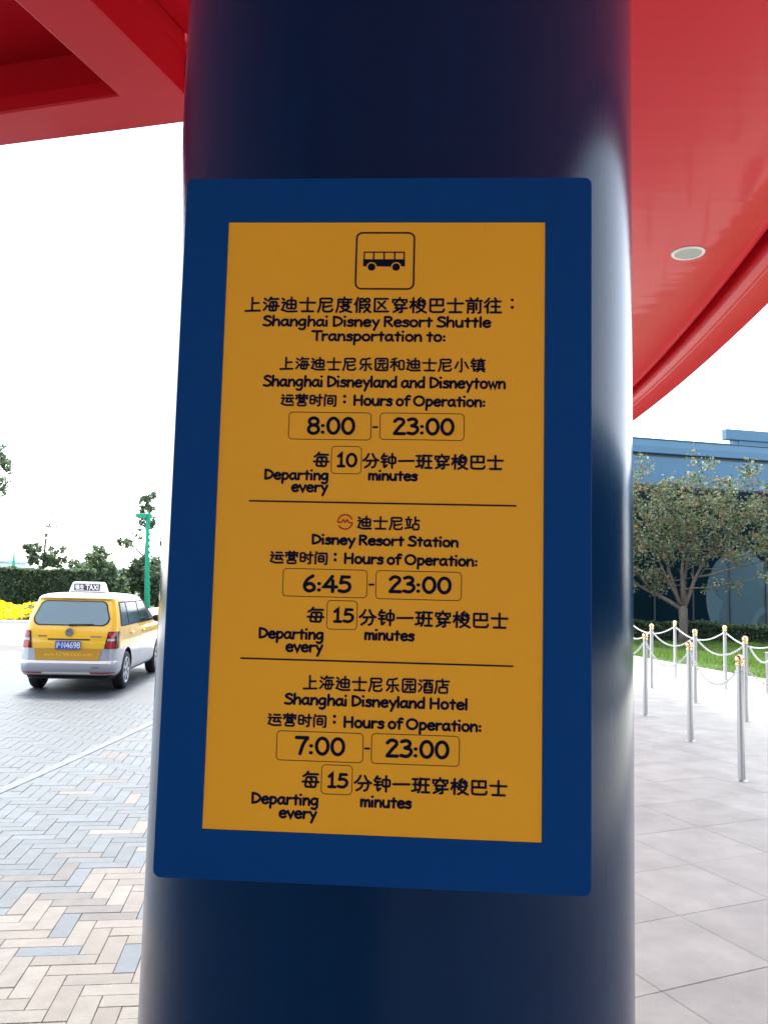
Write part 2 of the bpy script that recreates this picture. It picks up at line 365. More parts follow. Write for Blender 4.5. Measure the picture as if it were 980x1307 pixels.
M['facade'] = mat('facade_blue_metal', (0.036, 0.122, 0.215), rough=0.42, var=0.05, vscale=0.6)
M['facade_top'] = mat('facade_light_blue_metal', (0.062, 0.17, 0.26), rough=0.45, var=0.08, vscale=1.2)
M['facade_dark'] = mat('dark_trim', (0.03, 0.035, 0.045), rough=0.5)
M['glass'] = mat('dark_teal_glass', (0.004, 0.014, 0.020), rough=0.06, spec=0.03)
M['film'] = mat('pale_teal_window_film', (0.060, 0.108, 0.128), rough=0.35, spec=0.3)
M['film_dark'] = mat('dark_teal_window_film', (0.028, 0.055, 0.068), rough=0.35, spec=0.3)
M['film_mid'] = mat('grey_teal_window_film', (0.044, 0.083, 0.100), rough=0.35, spec=0.3)
M['grey_metal'] = mat('grey_metal', (0.23, 0.225, 0.235), rough=0.5, metal=0.2)
M['taxi_yellow'] = mat('taxi_yellow_paint', (0.84, 0.50, 0.02), rough=0.35, coat=0.8, coat_rough=0.06)
M['taxi_silver'] = mat('taxi_silver_paint', (0.40, 0.43, 0.48), rough=0.35, metal=0.35, coat=0.6)
M['taxi_white'] = mat('taxi_white_paint', (0.80, 0.79, 0.74), rough=0.3, coat=0.8)
M['taxi_ochre'] = mat('taxi_lower_tailgate_paint', (0.50, 0.27, 0.02), rough=0.4, coat=0.5)
M['car_glass'] = mat('car_glass', (0.11, 0.19, 0.205), rough=0.08, spec=0.8, coat=0.5)
M['car_glass_side'] = mat('car_side_glass', (0.02, 0.04, 0.045), rough=0.10, spec=0.25)
M['black'] = mat('black_rubber', (0.012, 0.012, 0.013), rough=0.65)
M['chrome'] = mat('chrome', (0.7, 0.71, 0.73), rough=0.15, metal=1.0)
M['lens_red'] = mat('red_lamp_lens', (0.48, 0.015, 0.03), rough=0.15, coat=0.5)
M['lens_dark'] = mat('smoked_lamp_lens', (0.05, 0.015, 0.02), rough=0.15, coat=0.5)
M['lens_clear'] = mat('clear_lamp_lens', (0.45, 0.40, 0.40), rough=0.15, coat=0.5)
M['plate_blue'] = mat('plate_blue', (0.02, 0.10, 0.48), rough=0.4)
M['pale_bldg'] = mat('pale_wall', (0.62, 0.70, 0.72), rough=0.7)
M['pale_roof'] = mat('pale_blue_roof', (0.35, 0.55, 0.60), rough=0.6)

# ================================================================== PLANTS
def rvec(r): 
    while True:
        v = Vector((r.uniform(-1, 1), r.uniform(-1, 1), r.uniform(-1, 1)))
        if 0.05 < v.length < 1: return v
def leaf(mb, p, s, r, mi, up=0.3, asp=0.55):
    n = rvec(r).normalized(); n = (n + Vector((0, 0, up))).normalized(); a = n.orthogonal().normalized()
    a = (Matrix.Rotation(r.uniform(0, 6.28), 3, n) @ a); b = n.cross(a)
    s *= r.uniform(0.7, 1.3)
    mb.poly([p - a * s * 0.5, p + b * s * asp * 0.5 - a * 0.08 * s, p + a * s * 0.5, p - b * s * asp * 0.5 - a * 0.08 * s], mi)
def pick(r, weights):
    q = r.random() * sum(weights); 
    for i, w_ in enumerate(weights):
        q -= w_
        if q < 0: return i
    return 0
def limb(mb, a, b, r0, r1, r, n=6, wig=0.06, k=5):
    a, b = Vector(a), Vector(b); L = (b - a).length; pts = []
    w1 = rvec(r) * wig * L; 
    for i in range(k + 1):
        t = i / k; pts.append(a.lerp(b, t) + w1 * math.sin(math.pi * t) + (rvec(r) * wig * 0.3 * L if 0 < i < k else Vector((0, 0, 0))))
    mb.tube(pts, [r0 + (r1 - r0) * i / k for i in range(k + 1)], n); return pts
def tree(name, label, group, base, trunk_pts, limbs, clumps, leaf_n, leaf_s, mats, weights, seed, up=0.3, cat='tree', light_top=None):
    """clumps: (x, y, z, rx, ry, rz, density) relative to the base"""
    r = random.Random(seed)
    t = empty(name, base, label=label, cat=cat, group=group)
    mb = MB(); mb.tube([Vector(p[:3]) for p in trunk_pts], [p[3] for p in trunk_pts], 10)
    mb.build('trunk', M['bark'], t, smooth=True)
    tips = []
    for lb in limbs:
        mb = MB(); pts = limb(mb, lb[0], lb[1], lb[2], lb[3], r); tips += pts[2:]
        for q in pts[2:]:
            for _ in range(2):
                e = q + Vector((r.uniform(-1, 1), r.uniform(-1, 1), r.uniform(-0.1, 0.9))) * (lb[2] * 9 + 0.2)
                mb.tube([q, (q + e) / 2 + rvec(r) * 0.03, e], [lb[3] * 0.8, lb[3] * 0.55, lb[3] * 0.25], 4); tips.append(e)
        mb.build('branch', M['bark'], t, smooth=True)
    mb = MB(); tot = sum(c[3] * c[4] * c[5] * c[6] for c in clumps)
    for c in clumps:
        n = int(leaf_n * c[3] * c[4] * c[5] * c[6] / tot)
        subs = []
        for _ in range(max(4, n // 26)):
            v = rvec(r); subs.append(Vector((c[0] + v.x * c[3], c[1] + v.y * c[4], c[2] + v.z * c[5])))
        sr = max(0.16, 0.36 * (c[3] * c[4] * c[5] / max(1, len(subs)) * 8) ** (1 / 3))
        for _ in range(n):
            s = subs[int(r.random() * len(subs))]; v = rvec(r)
            p = s + v * sr * r.uniform(0.4, 1.9)
            leaf(mb, p, leaf_s, r, pick(r, weights), up)
    mb.build('crown', [M[m] for m in mats], t)
    return t
def hedge(name, label, A, B, depth, h, n, ls, mats, weights, seed, hb=None, group=None):
    """clipped hedge from A to B (front face), growing away by depth"""
    r = random.Random(seed); A = Vector(A); B = Vector(B); d = (B - A); L = d.length; d.normalize(); nn = Vector((-d.y, d.x)); hb = hb or h
    root = empty(name, (A.x, A.y, 0), label=label, cat='hedge', group=group)
    core = MB(); i = 0.10; q = lambda a, b: (d.x * a + nn.x * b, d.y * a + nn.y * b)
    prism(core, [q(i, i), q(L - i, i), q(L - i, depth - i), q(i, depth - i)], 0, h - 0.12); recalc(core.build('hedge_core', M['leaf_dark'], root))  # solid dark green box filling the hedge behind its leaves
    mb = MB(); ar = [L * h, L * depth, depth * h, depth * h]
    for _ in range(n):
        k = pick(r, ar)
        u, v = r.random(), r.random(); j = abs(r.gauss(0, 0.045)); hh = lambda a: h + (hb - h) * a / L
        bump_ = 0.05 * math.sin(u * L * 2.1) + 0.04 * math.sin(u * L * 5.3 + v * 7)
        if k == 0: a, b, z = u * L, j + bump_, v * hh(u * L)
        elif k == 1: a, b, z = u * L, v * depth, hh(u * L) - j + bump_
        else: a, b, z = (j if k == 2 else L - j), u * depth, v * h
        x, y = q(a, b)
        leaf(mb, Vector((x, y, max(0.03, z + r.gauss(0, 0.02)))), ls, r, pick(r, weights) if not (k == 1 or z > h - 0.08) else pick(r, [w_ * (3 if m_ == len(weights) - 1 else 1) for m_, w_ in enumerate(weights)]), 0.2)  # top leaves picked lighter, so light from above is put into their colour
    mb.build('foliage', [M[m] for m in mats], root)
    return root
# ================================================================== GROUND AND PAVING
g = MB(); S_ = 1500
g.poly([(-S_, -S_, -0.030), (S_, -S_, -0.030), (S_, S_, -0.030), (-S_, S_, -0.030)])
g.build('ground', M['ground'], kind='structure')
XB = 0.30                                                   # where the brick paving meets the slabs
g = MB(); g.poly([(-16, -7, -0.012), (XB, -7, -0.012), (XB, 21.5, -0.012), (-16, 21.5, -0.012)])
pavement = g.build('brick_pavement', M['joint'], kind='structure')

def band_x(y):                                              # the pale flush band that crosses the pavers
    return -3.29 + 0.0 * y + 0.20 * (1 - math.exp(-(y - 5.5) / 2.2)) + 0.062 * (y - 6.0) if y > 5.5 else -3.32 + 0.0
UN = 0.0985; PA = R(7.2)
ph = Vector((math.cos(PA), math.sin(PA))); pv = Vector((-math.sin(PA), math.cos(PA)))
PO = Vector((-1.62, 4.145)) - 3 * UN * ph
def road_edge(x):                                           # far edge of the brick paving
    return 19.6 - 0.12 * (x + 9)
SPECIAL = {}
def special(px, py, c):                                     # odd coloured pavers seen near the kerb, by place (metres)
    d = Vector((px, py)) - PO; SPECIAL[(math.floor(d.dot(ph) / UN), math.floor(d.dot(pv) / UN))] = c
for a, b, c in ((-1.60, 4.28, 'blue'), (-1.55, 3.99, 'blue'), (-1.72, 4.62, 'grey'), (-1.58, 4.56, 'blue'), (-1.50, 4.48, 'grey'), (-1.45, 4.43, 'grey'),
                (-1.19, 3.98, 'blue'), (-1.25, 4.62, 'blue'), (-1.42, 5.6, 'blue'), (-1.2, 5.4, 'blue'), (-2.0, 5.35, 'grey'), (-2.2, 4.7, 'beige'),
                (-2.0, 5.85, 'beige'), (-1.95, 6.6, 'beige'), (-2.5, 6.9, 'beige'), (-1.75, 6.1, 'beige'), (-2.1, 8.2, 'beige')): special(a, b, c)
def paver_kind(cx, cy, cells, rnd):
    for c in cells:
        if c in SPECIAL: return SPECIAL[c]
    if cx < band_x(cy): return 'road' if rnd.random() > 0.03 else 'slate'
    if cy > 8.2 + 2.2 * (cx + 2.4) + 1.0 * rnd.random() or cy > 6.3: base = 'slate'
    elif cy + 0.95 * (-(cx + 1.2)) * -1.0 > 5.62 + 0.3 * (rnd.random() - 0.5): base = 'slate'
    elif (cx + 1.75) * 2.1 + 5.0 + 0.25 * (rnd.random() - 0.5) < cy: base = 'slate'
    else: base = 'beige'
    q = rnd.random()
    if base == 'beige': return 'blue' if q < 0.025 else 'grey' if q < 0.03 else 'pale' if q < 0.40 else 'beige'
    return 'blue' if q < 0.13 else 'grey' if q < 0.155 else 'beige' if q < 0.17 else 'slate'
def paver_geo(hx, hy):
    a, b = hx - 0.0012, hy - 0.0012; i = 0.0025
    v = [(-a, -b, -0.012), (a, -b, -0.012), (a, b, -0.012), (-a, b, -0.012), (-a, -b, -0.0022), (a, -b, -0.0022), (a, b, -0.0022), (-a, b, -0.0022),
         (-a + i, -b + i, 0), (a - i, -b + i, 0), (a - i, b - i, 0), (-a + i, b - i, 0)]
    f = [(8, 9, 10, 11)] + [(k, (k + 1) % 4, 4 + (k + 1) % 4, 4 + k) for k in range(4)] + [(4 + k, 4 + (k + 1) % 4, 8 + (k + 1) % 4, 8 + k) for k in range(4)]
    return v, f
kinds = list(PAV)
pm = {}
for o_ in 'HV':
    v, f = paver_geo(*((1.5 * UN, 0.5 * UN) if o_ == 'H' else (0.5 * UN, 1.5 * UN)))
    for k in kinds:
        me = bpy.data.meshes.new('paver'); me.from_pydata(v, [], f); me.materials.append(PAV[k]); me.update(); pm[o_, k] = me
pav = []
rnd = random.Random(3)
for i in range(-175, 60):
    for j in range(-110, 190):
        s = (i + j) % 6
        if s == 0: o_, ci, cj, cells = 'H', i + 1.5, j + 0.5, [(i, j), (i + 1, j), (i + 2, j)]
        elif s == 3: o_, ci, cj, cells = 'V', i + 0.5, j + 1.5, [(i, j), (i, j + 1), (i, j + 2)]
        else: continue
        p = PO + ph * (ci * UN) + pv * (cj * UN)
        if not (-15.5 < p.x < XB - 0.02 and -6.5 < p.y < road_edge(p.x)): continue
        k = paver_kind(p.x, p.y, cells, rnd)
        vis = p.y > 2.6 and p.x / p.y > -0.53 and p.x / p.y < -0.24 and (p.x - 0.0) > -9
        pav.append((p.y if vis else 1e6 + p.y, p, o_, k, rnd.uniform(-0.0012, 0.0012), rnd.uniform(-0.006, 0.006)))
pav.sort(key=lambda q: q[0])
for q in pav[:300]:
    o = bpy.data.objects.new('paver', pm[q[2], q[3]]); COL.objects.link(o); o.parent = pavement
    o.location = (q[1].x, q[1].y, q[4]); o.rotation_euler = (0, 0, PA + q[5])
rest = MB()
for q in pav[300:]:
    v, f = paver_geo(*((1.5 * UN, 0.5 * UN) if q[2] == 'H' else (0.5 * UN, 1.5 * UN)))
    if q[0] > 12: v = v[4:8]; f = [(0, 1, 2, 3)]; v = [(a, b, 0) for a, b, c in v]
    ca, sa = math.cos(PA + q[5]), math.sin(PA + q[5])
    rest.add([(q[1].x + a * ca - b * sa, q[1].y + a * sa + b * ca, c + q[4]) for a, b, c in v], f, kinds.index(q[3]))
rest.build('paver_field', [PAV[k] for k in kinds], pavement, kind='stuff')
b_ = MB()
ys = [5.5 + 0.35 * i for i in range(41)]
for a, b in zip(ys, ys[1:]):
    b_.box((0, 0, 0), (0, 0, 0)) if False else None
    A0, A1, B0, B1 = band_x(a) - 0.052, band_x(a) + 0.052, band_x(b) - 0.052, band_x(b) + 0.052
    e = 0.002
    vs = [(A0, a + e, -0.012), (A1, a + e, -0.012), (B1, b - e, -0.012), (B0, b - e, -0.012), (A0, a + e, 0.005), (A1, a + e, 0.005), (B1, b - e, 0.005), (B0, b - e, 0.005)]
    b_.add(vs, [(4, 5, 6, 7), (0, 1, 5, 4), (1, 2, 6, 5), (2, 3, 7, 6), (3, 0, 4, 7)])
b_.build('kerb_band', M['band'], kind='structure')
# bright concrete road beyond, with a kerb in front of the flower bed
g = MB(); g.poly([(-60, 13, -0.018), (1.5, 13, -0.018), (9, 60, -0.018), (-60, 60, -0.018)])
g.build('far_road', M['concrete'], kind='structure')
# round pale paving inlay at the left border of the view
g = MB(); c0 = (-8.62, 16.0)
ring = []
for rr in (0.0, 0.55, 0.62, 1.15): ring.append([(c0[0] + rr * math.cos(R(a)), c0[1] + rr * math.sin(R(a)), 0.004) for a in range(0, 360, 10)])
g.poly(ring[1])
for k in range(36): g.poly([ring[2][k], ring[2][(k + 1) % 36], ring[3][(k + 1) % 36], ring[3][k]][::-1])
o = g.build('round_paving_inlay', M['band'], kind='structure'); recalc(o)

# slabs to the right
SA = R(23.6); su = Vector((-math.sin(SA), math.cos(SA))); sv_ = Vector((math.cos(SA), math.sin(SA)))
g = MB(); g.poly([(XB + 0.002, -7, -0.010), (12, -7, -0.010), (12, 15.5, -0.010), (9.3, 15.5, -0.010), (8.6, 17.0, -0.010), (7.1, 22.6, -0.010), (3.0, 37.5, -0.010), (XB + 0.002, 37.5, -0.010)])
slabs = g.build('slab_pavement', M['joint'], kind='structure')
U0, UL, V0, VL = 2.93, 0.622, 2.70, 0.70
def grass_x(y): return 8.25 + (17.2 - y) * 0.206
def slab_geo():
    a, b, i = UL / 2 - 0.002, VL / 2 - 0.002, 0.002
    v = [(-a, -b, -0.010), (a, -b, -0.010), (a, b, -0.010), (-a, b, -0.010), (-a, -b, -0.0016), (a, -b, -0.0016), (a, b, -0.0016), (-a, b, -0.0016),
         (-a + i, -b + i, 0), (a - i, -b + i, 0), (a - i, b - i, 0), (-a + i, b - i, 0)]
    return v, [(8, 9, 10, 11)] + [(k, (k + 1) % 4, 4 + (k + 1) % 4, 4 + k) for k in range(4)] + [(4 + k, 4 + (k + 1) % 4, 8 + (k + 1) % 4, 8 + k) for k in range(4)]
v, f = slab_geo(); sme = bpy.data.meshes.new('slab'); sme.from_pydata(v, [], f); sme.materials.append(M['slab']); sme.update()
far = MB(); ang = math.atan2(su.y, su.x)
for i in range(-30, 60):
    for j in range(-20, 45):
        p = su * (U0 + (i + 0.5) * UL) + sv_ * (V0 + (j + 0.5) * VL)
        if not (p.x > XB + 0.02 and -6.5 < p.y < 37 and p.x < 11.6 and p.x < grass_x(p.y) - 0.42): continue
        if p.y > 2.3 and 0.26 < p.x / p.y < 0.55 and p.y < 13.5:
            o = bpy.data.objects.new('slab', sme); COL.objects.link(o); o.parent = slabs
            o.location = (p.x, p.y, rnd.uniform(-0.001, 0.001)); o.rotation_euler = (0, 0, ang)
        else:
            ca, sa = math.cos(ang), math.sin(ang); z = rnd.uniform(-0.001, 0.001)
            far.add([(p.x + a * ca - b * sa, p.y + a * sa + b * ca, c + z) for a, b, c in v], f)
far.build('slab_field', M['slab'], slabs, kind='stuff')
# flush stone border course between the brick paving and the slabs
g = MB()
for k in range(44):
    y0, y1 = -6.4 + k, -6.4 + (k + 1) - 0.005
    g.add([(XB - 0.45, y0, -0.008), (XB + 0.56, y0, -0.008), (XB + 0.56, y1, -0.008), (XB - 0.45, y1, -0.008), (XB - 0.45, y0, 0.005), (XB + 0.56, y0, 0.005), (XB + 0.56, y1, 0.005), (XB - 0.45, y1, 0.005)],
          [(4, 5, 6, 7), (0, 1, 5, 4), (1, 2, 6, 5), (2, 3, 7, 6), (3, 0, 4, 7)])
g.build('border_course', M['slab'], kind='structure')
# continuous stone edging strip in front of the lawn
g = MB(); n = 30
for k in range(n):
    y0, y1 = 15.0 + k * 0.8, 15.0 + (k + 1) * 0.8 - 0.004
    g.add([(grass_x(y0) - 0.78, y0, -0.006), (grass_x(y0) + 0.06, y0, -0.006), (grass_x(y1) + 0.06, y1, -0.006), (grass_x(y1) - 0.78, y1, -0.006),
           (grass_x(y0) - 0.78, y0, 0.003), (grass_x(y0) + 0.06, y0, 0.003), (grass_x(y1) + 0.06, y1, 0.003), (grass_x(y1) - 0.78, y1, 0.003)],
          [(4, 5, 6, 7), (0, 1, 5, 4), (1, 2, 6, 5), (2, 3, 7, 6), (3, 0, 4, 7)])
g.build('lawn_edging', M['slab'], kind='structure')

# ================================================================== COLUMN AND SIGN
CC = (0.0298, 1.7998); CR = 0.510
g = MB(); NSEG = 128
prof = [(CR + 0.0, 0.0)] + [(CR, 0.1 + 0.2 * k) for k in range(24)] + [(CR, 4.86)]
g.lathe(prof, NSEG)
col = g.build('column', M['blue_col'], smooth=True, label='thick dark blue round column carrying the timetable sign under the canopy', cat='column')
col.location = (CC[0], CC[1], 0)
TH = R(3.1)
SP = (-0.0013, 1.2246, EYE)
sign = empty('timetable_sign', SP, -TH, label='tall blue framed sign with yellow shuttle timetable on the dark blue column', cat='sign')
# local frame: x right, z up, faces -y.  Frame plate with rounded corners
U_0, U_1, W_0, W_1 = -0.3330, 0.3180, -0.4432, 0.6540
def plate(name, x0, z0, x1, z1, r, y0, y1, m, parent, bev=0.0, n=6):
    pts = rrect(x0, z0, x1, z1, r, n); k = len(pts); mb = MB()
    mb.add([(x, y0, z) for x, z in pts] + [(x, y1, z) for x, z in pts], [tuple(range(k)), tuple(reversed(range(k, 2 * k)))] + [(i, k + i, k + (i + 1) % k, (i + 1) % k) for i in range(k)])
    o = mb.build(name, m, parent); recalc(o)
    if bev: bevel(o, bev, 3)
    return o
Y0_, Y1_, Y2_, Y3_ = -0.2612, 0.2455, -0.3702, 0.5805
# frame: border ring built as a plate with a recessed opening
mb = MB()
outer = rrect(U_0, W_0, U_1, W_1, 0.012, 6); inner = rrect(Y0_, Y2_, Y1_, Y3_, 0.001, 6); k = len(outer)
D0, D1 = 0.0, 0.060; LIP = 0.0035
mb.add([(x, D0, z) for x, z in outer] + [(x, D1, z) for x, z in outer] + [(x, D0, z) for x, z in inner] + [(x, D0 + LIP, z) for x, z in inner],
       [(i, (i + 1) % k, 2 * k + (i + 1) % k, 2 * k + i) for i in range(k)] + [(i, k + i, k + (i + 1) % k, (i + 1) % k) for i in range(k)]
       + [(2 * k + i, 2 * k + (i + 1) % k, 3 * k + (i + 1) % k, 3 * k + i) for i in range(k)] + [tuple(reversed(range(k, 2 * k)))])
fr = mb.build('sign_frame', M['blue_frame'], sign); recalc(fr); bevel(fr, 0.0022, 3, 60)
bk = MB(); bk.box((-0.2, 0.0605, -0.35), (0.2, 0.12, 0.5)); bk.build('mounting_bracket', M['blue_frame'], sign)
panel = plate('notice_panel', Y0_ + 0.0003, Y2_ + 0.0003, Y1_ - 0.0003, Y3_ - 0.0003, 0.001, 0.0022, 0.02, M['yellow_panel'], sign)
LZ = -0.0020        # lettering plane, proud of the panel face (y = 0.0022)
LAYOUT = [
('c','上海迪士尼度假区穿梭巴士前往',-0.2297,0.1774,0.4310,0.4567),
('c','：',0.1916,0.1977,0.4361,0.4589),
('l','Shanghai Disney Resort Shuttle',-0.2009,0.1597,0.4082,0.4242),
('l','Transportation to:',-0.1213,0.0900,0.3848,0.4006),
('c','上海迪士尼乐园和迪士尼小镇',-0.1700,0.1533,0.3369,0.3589),
('l','Shanghai Disneyland and Disneytown',-0.1964,0.1838,0.3103,0.3269),
('c','运营时间',-0.1654,-0.0775,0.2794,0.2992),
('c','：',-0.0680,-0.0619,0.2828,0.3003),
('l','Hours of Operation:',-0.0527,0.1532,0.2812,0.2971),
('b','',-0.1517,-0.0224,0.2269,0.2699),
('b','',-0.0083,0.1224,0.2284,0.2703),
('l','8:00',-0.1245,-0.0499,0.2344,0.2601),
('l','-',-0.0198,-0.0117,0.2350,0.2600),
('l','23:00',0.0099,0.1047,0.2355,0.2604),
('c','每',-0.1106,-0.0867,0.1825,0.2065),
('b','',-0.0828,-0.0361,0.1734,0.2164),
('l','10',-0.0764,-0.0448,0.1834,0.2038),
('c','分钟一班穿梭巴士',-0.0336,0.1837,0.1826,0.2065),
('l','Departing',-0.1891,-0.0883,0.1620,0.1773),
('l','every',-0.1454,-0.0896,0.1433,0.1588),
('l','minutes',-0.0263,0.0495,0.1634,0.1784),
('h','',-0.2090,0.2031,0.1271,0.1298),
('m','',-0.0710,-0.0462,0.0857,0.1105),
('c','迪士尼站',-0.0395,0.0566,0.0867,0.1082),
('l','Disney Resort Station',-0.1113,0.1145,0.0622,0.0769),
('c','运营时间',-0.1732,-0.0837,0.0313,0.0513),
('c','：',-0.0753,-0.0692,0.0349,0.0517),
('l','Hours of Operation:',-0.0602,0.1444,0.0334,0.0488),
('b','',-0.1521,-0.0221,-0.0181,0.0242),
('b','',-0.0083,0.1219,-0.0187,0.0243),
('l','6:45',-0.1229,-0.0496,-0.0115,0.0125),
('l','-',-0.0195,-0.0111,-0.0099,0.0146),
('l','23:00',0.0091,0.1043,-0.0096,0.0143),
('c','每',-0.1124,-0.0868,-0.0583,-0.0342),
('b','',-0.0824,-0.0362,-0.0668,-0.0233),
('l','15',-0.0749,-0.0439,-0.0568,-0.0371),
('c','分钟一班穿梭巴士',-0.0327,0.1931,-0.0598,-0.0349),
('l','Departing',-0.1884,-0.0882,-0.0839,-0.0685),
('l','every',-0.1454,-0.0897,-0.1031,-0.0875),
('l','minutes',-0.0255,0.0498,-0.0820,-0.0666),
('h','',-0.2126,0.2009,-0.1157,-0.1130),
('c','上海迪士尼乐园酒店',-0.1156,0.1067,-0.1594,-0.1369),
('l','Shanghai Disneyland Hotel',-0.1447,0.1321,-0.1822,-0.1667),
('c','运营时间',-0.1673,-0.0778,-0.2148,-0.1952),
('c','：',-0.0689,-0.0630,-0.2102,-0.1934),
('l','Hours of Operation:',-0.0537,0.1536,-0.2138,-0.1982),
('b','',-0.1526,-0.0217,-0.2647,-0.2215),
('b','',-0.0089,0.1226,-0.2647,-0.2209),
('l','7:00',-0.1262,-0.0513,-0.2563,-0.2313),
('l','-',-0.0195,-0.0113,-0.2558,-0.2311),
('l','23:00',0.0104,0.1050,-0.2553,-0.2307),
('c','每',-0.1119,-0.0867,-0.3049,-0.2800),
('b','',-0.0829,-0.0367,-0.3121,-0.2694),
('l','15',-0.0759,-0.0456,-0.3031,-0.2832),
('c','分钟一班穿梭巴士',-0.0333,0.1943,-0.3062,-0.2822),
('l','Departing',-0.1897,-0.0882,-0.3304,-0.3150),
('l','every',-0.1468,-0.0909,-0.3499,-0.3345),
('l','minutes',-0.0253,0.0507,-0.3292,-0.3138),
('S','',-0.0531,0.0391,0.4704,0.5629),
('B','',-0.0419,0.0249,0.5014,0.5320),
]
def outline(mb, x0, z0, x1, z1, r, wd): ribbon(mb, rrect(x0, z0, x1, z1, r, 6), True, wd, LZ)
for kd, s, u0, u1, v0, v1 in LAYOUT:
    mb = MB()
    if kd in 'cl':
        h = v1 - v0
        if kd == 'l':
            big = h > 0.0195
            sw = 0.0039 if not big and h < 0.0172 else 0.0052 if big and h > 0.022 else 0.0046
            if s == '-':
                m_ = (v0 + v1) / 2; ribbon(mb, [(u0 + 0.001, m_), (u1 - 0.001, m_)], False, 0.0032, LZ)
            else:
                i_ = sw / 2; letter_line(mb, s, 'l', u0 + i_, u1 + i_, v0 + i_ * 0.5, v1 + h * (0.13 if big else 0.11) - i_ * 0.6, sw, LZ)
        else:
            sw = 0.0035 if h > 0.0225 else 0.0031
            if s == '：': sw = 0.0050
            letter_line(mb, s, 'c', u0, u1, v0 + 0.0006, v1 - 0.0006, sw, LZ)
        mb.build('lettering', M['ink'], panel)
    elif kd == 'b':
        outline(mb, u0, v0, u1, v1, 0.006, 0.00115); mb.build('time_box', M['ink_brown'], panel)
    elif kd == 'h':
        ribbon(mb, [(u0, v0 + 0.001), (u1, v0 + 0.001)], False, 0.0026, LZ); mb.build('divider_line', M['ink'], panel)
    elif kd == 'm':
        cx, cz, r = (u0 + u1) / 2, (v0 + v1) / 2, (u1 - u0) / 2 - 0.0012
        P_ = lambda a: (cx + r * math.cos(R(a)), cz + r * math.sin(R(a)))
        up_ = [P_(a) for a in range(24, 186, 8)]; dn = [P_(a) for a in range(214, 358, 8)]
        zig = [P_(184), (cx - r * 0.55, cz - r * 0.08), (cx - r * 0.25, cz + r * 0.30), (cx, cz - r * 0.05), (cx + r * 0.3, cz + r * 0.30), (cx + r * 0.55, cz - r * 0.08), (cx + r * 0.98, cz - r * 0.10)]
        ribbon(mb, up_, False, 0.0024, LZ); ribbon(mb, dn, False, 0.0024, LZ); ribbon(mb, zig, False, 0.0022, LZ)
        mb.build('metro_logo', M['ink_red'], panel)
    elif kd == 'S':
        outline(mb, u0, v0, u1, v1, 0.0095, 0.0027); mb.build('bus_symbol_border', M['ink'], panel)
    elif kd == 'B':
        y = -LZ - 0.0
        def q(a, b, c, d): mb.poly([(a, y, b), (c, y, b), (c, y, d), (a, y, d)])
        W_ = u1 - u0; zt = 0.5320; zb = 0.5075; zw = 0.5193
        q(u0 + 0.0005, zt - 0.0022, u1 - 0.0005, zt); q(u0, zb, u0 + 0.0015, zw); q(u1 - 0.0015, zb, u1, zw)
        xs = [u0 + 0.0005 + (W_ - 0.001) * t for t in (0, 0.245, 0.5, 0.755, 1.0)]
        for i, x in enumerate(xs):
            a, b = (x, x + 0.0022) if i == 0 else (x - 0.0022, x) if i == 4 else (x - 0.0012, x + 0.0012)
            q(a, zw, b, zt - 0.0022)
        # lower body with round wheel cut-outs
        wc = [u0 + W_ * 0.205, u0 + W_ * 0.79]; rr = 0.0082; wz = 0.5064
        low = [(u0 + 0.0015, zw), (u0 + 0.0015, zb)]
        for c in wc:
            low += [(c - rr * math.cos(R(a)), wz + rr * math.sin(R(a))) for a in range(4, 177, 14)]
        low += [(u1 - 0.0015, zb), (u1 - 0.0015, zw)]
        top = zw
        for (ax, az), (bx, bz) in zip(low[1:-1], low[2:-1]):
            if abs(bx - ax) > 1e-6: mb.poly([(ax, y, az), (bx, y, bz), (bx, y, top), (ax, y, top)])
        for c in wc: mb.poly([(c + 0.0062 * math.cos(R(a)), y, wz + 0.0062 * math.sin(R(a))) for a in range(0, 360, 18)])
        mb.build('bus_symbol', M['ink'], panel)

# ================================================================== CANOPY
ZS = 4.85; KS = (ZS - EYE) / (4.8 - EYE)
canopy = empty('red_canopy', (CC[0], CC[1], ZS), label='glossy red canopy overhead with curved rim, spreading from the blue column', cat='canopy')
def CB(mb, name, m='red', smooth=False):
    mb.v = [(x - CC[0], y - CC[1], z - ZS) for x, y, z in mb.v]
    o = mb.build(name, M[m], canopy); recalc(o)
    if smooth: autosmooth(o, 40)
    return o
def edge_pt(y):
    x = KS * (4.40 - (y / KS - 16) ** 2 / 136.0)
    if y < 6.6:
        x0 = KS * (4.40 - (6.6 / KS - 16) ** 2 / 136.0); d = 6.6 - y; k = 0.138 * 6.5
        x = x0 - 0.138 * 2.2 * (1 - math.exp(-d / 2.2)) + 0.055 * max(0, d - 0.8) ** 2
    return Vector((x, y))
def edge_n(y):
    a, b = edge_pt(y - 0.05), edge_pt(y + 0.05); t = (b - a).normalized(); return Vector((t.y, -t.x))
ysr = [-9 + 0.4 * k for k in range(69)]
def prof_off(y):  # how wide the rim looks shrinks a little with distance
    return max(0.34, 0.46 - 0.004 * (y - 7))
RIM = [(1.35, 0.0), (1.0, 0.004), (0.80, 0.018), (0.66, 0.045), (0.56, 0.085), (0.52, 0.12), (0.505, 0.34), (0.455, 0.34), (0.445, 0.12), (0.43, 0.045), (0.405, 0.012), (0.36, 0.0), (0.33, 0.006),
       (0.32, -0.004), (0.02, -0.004), (0.0, 0.004), (-0.03, 0.05), (-0.05, 0.16), (-0.04, 0.40), (0.1, 0.46), (1.2, 0.50)]
mb = MB(); nr = len(RIM)
for y in ysr:
    e = edge_pt(y); nn = edge_n(y)
    for s, z in RIM:
        q = e - nn * s; mb.v.append((q.x, q.y, ZS + z))
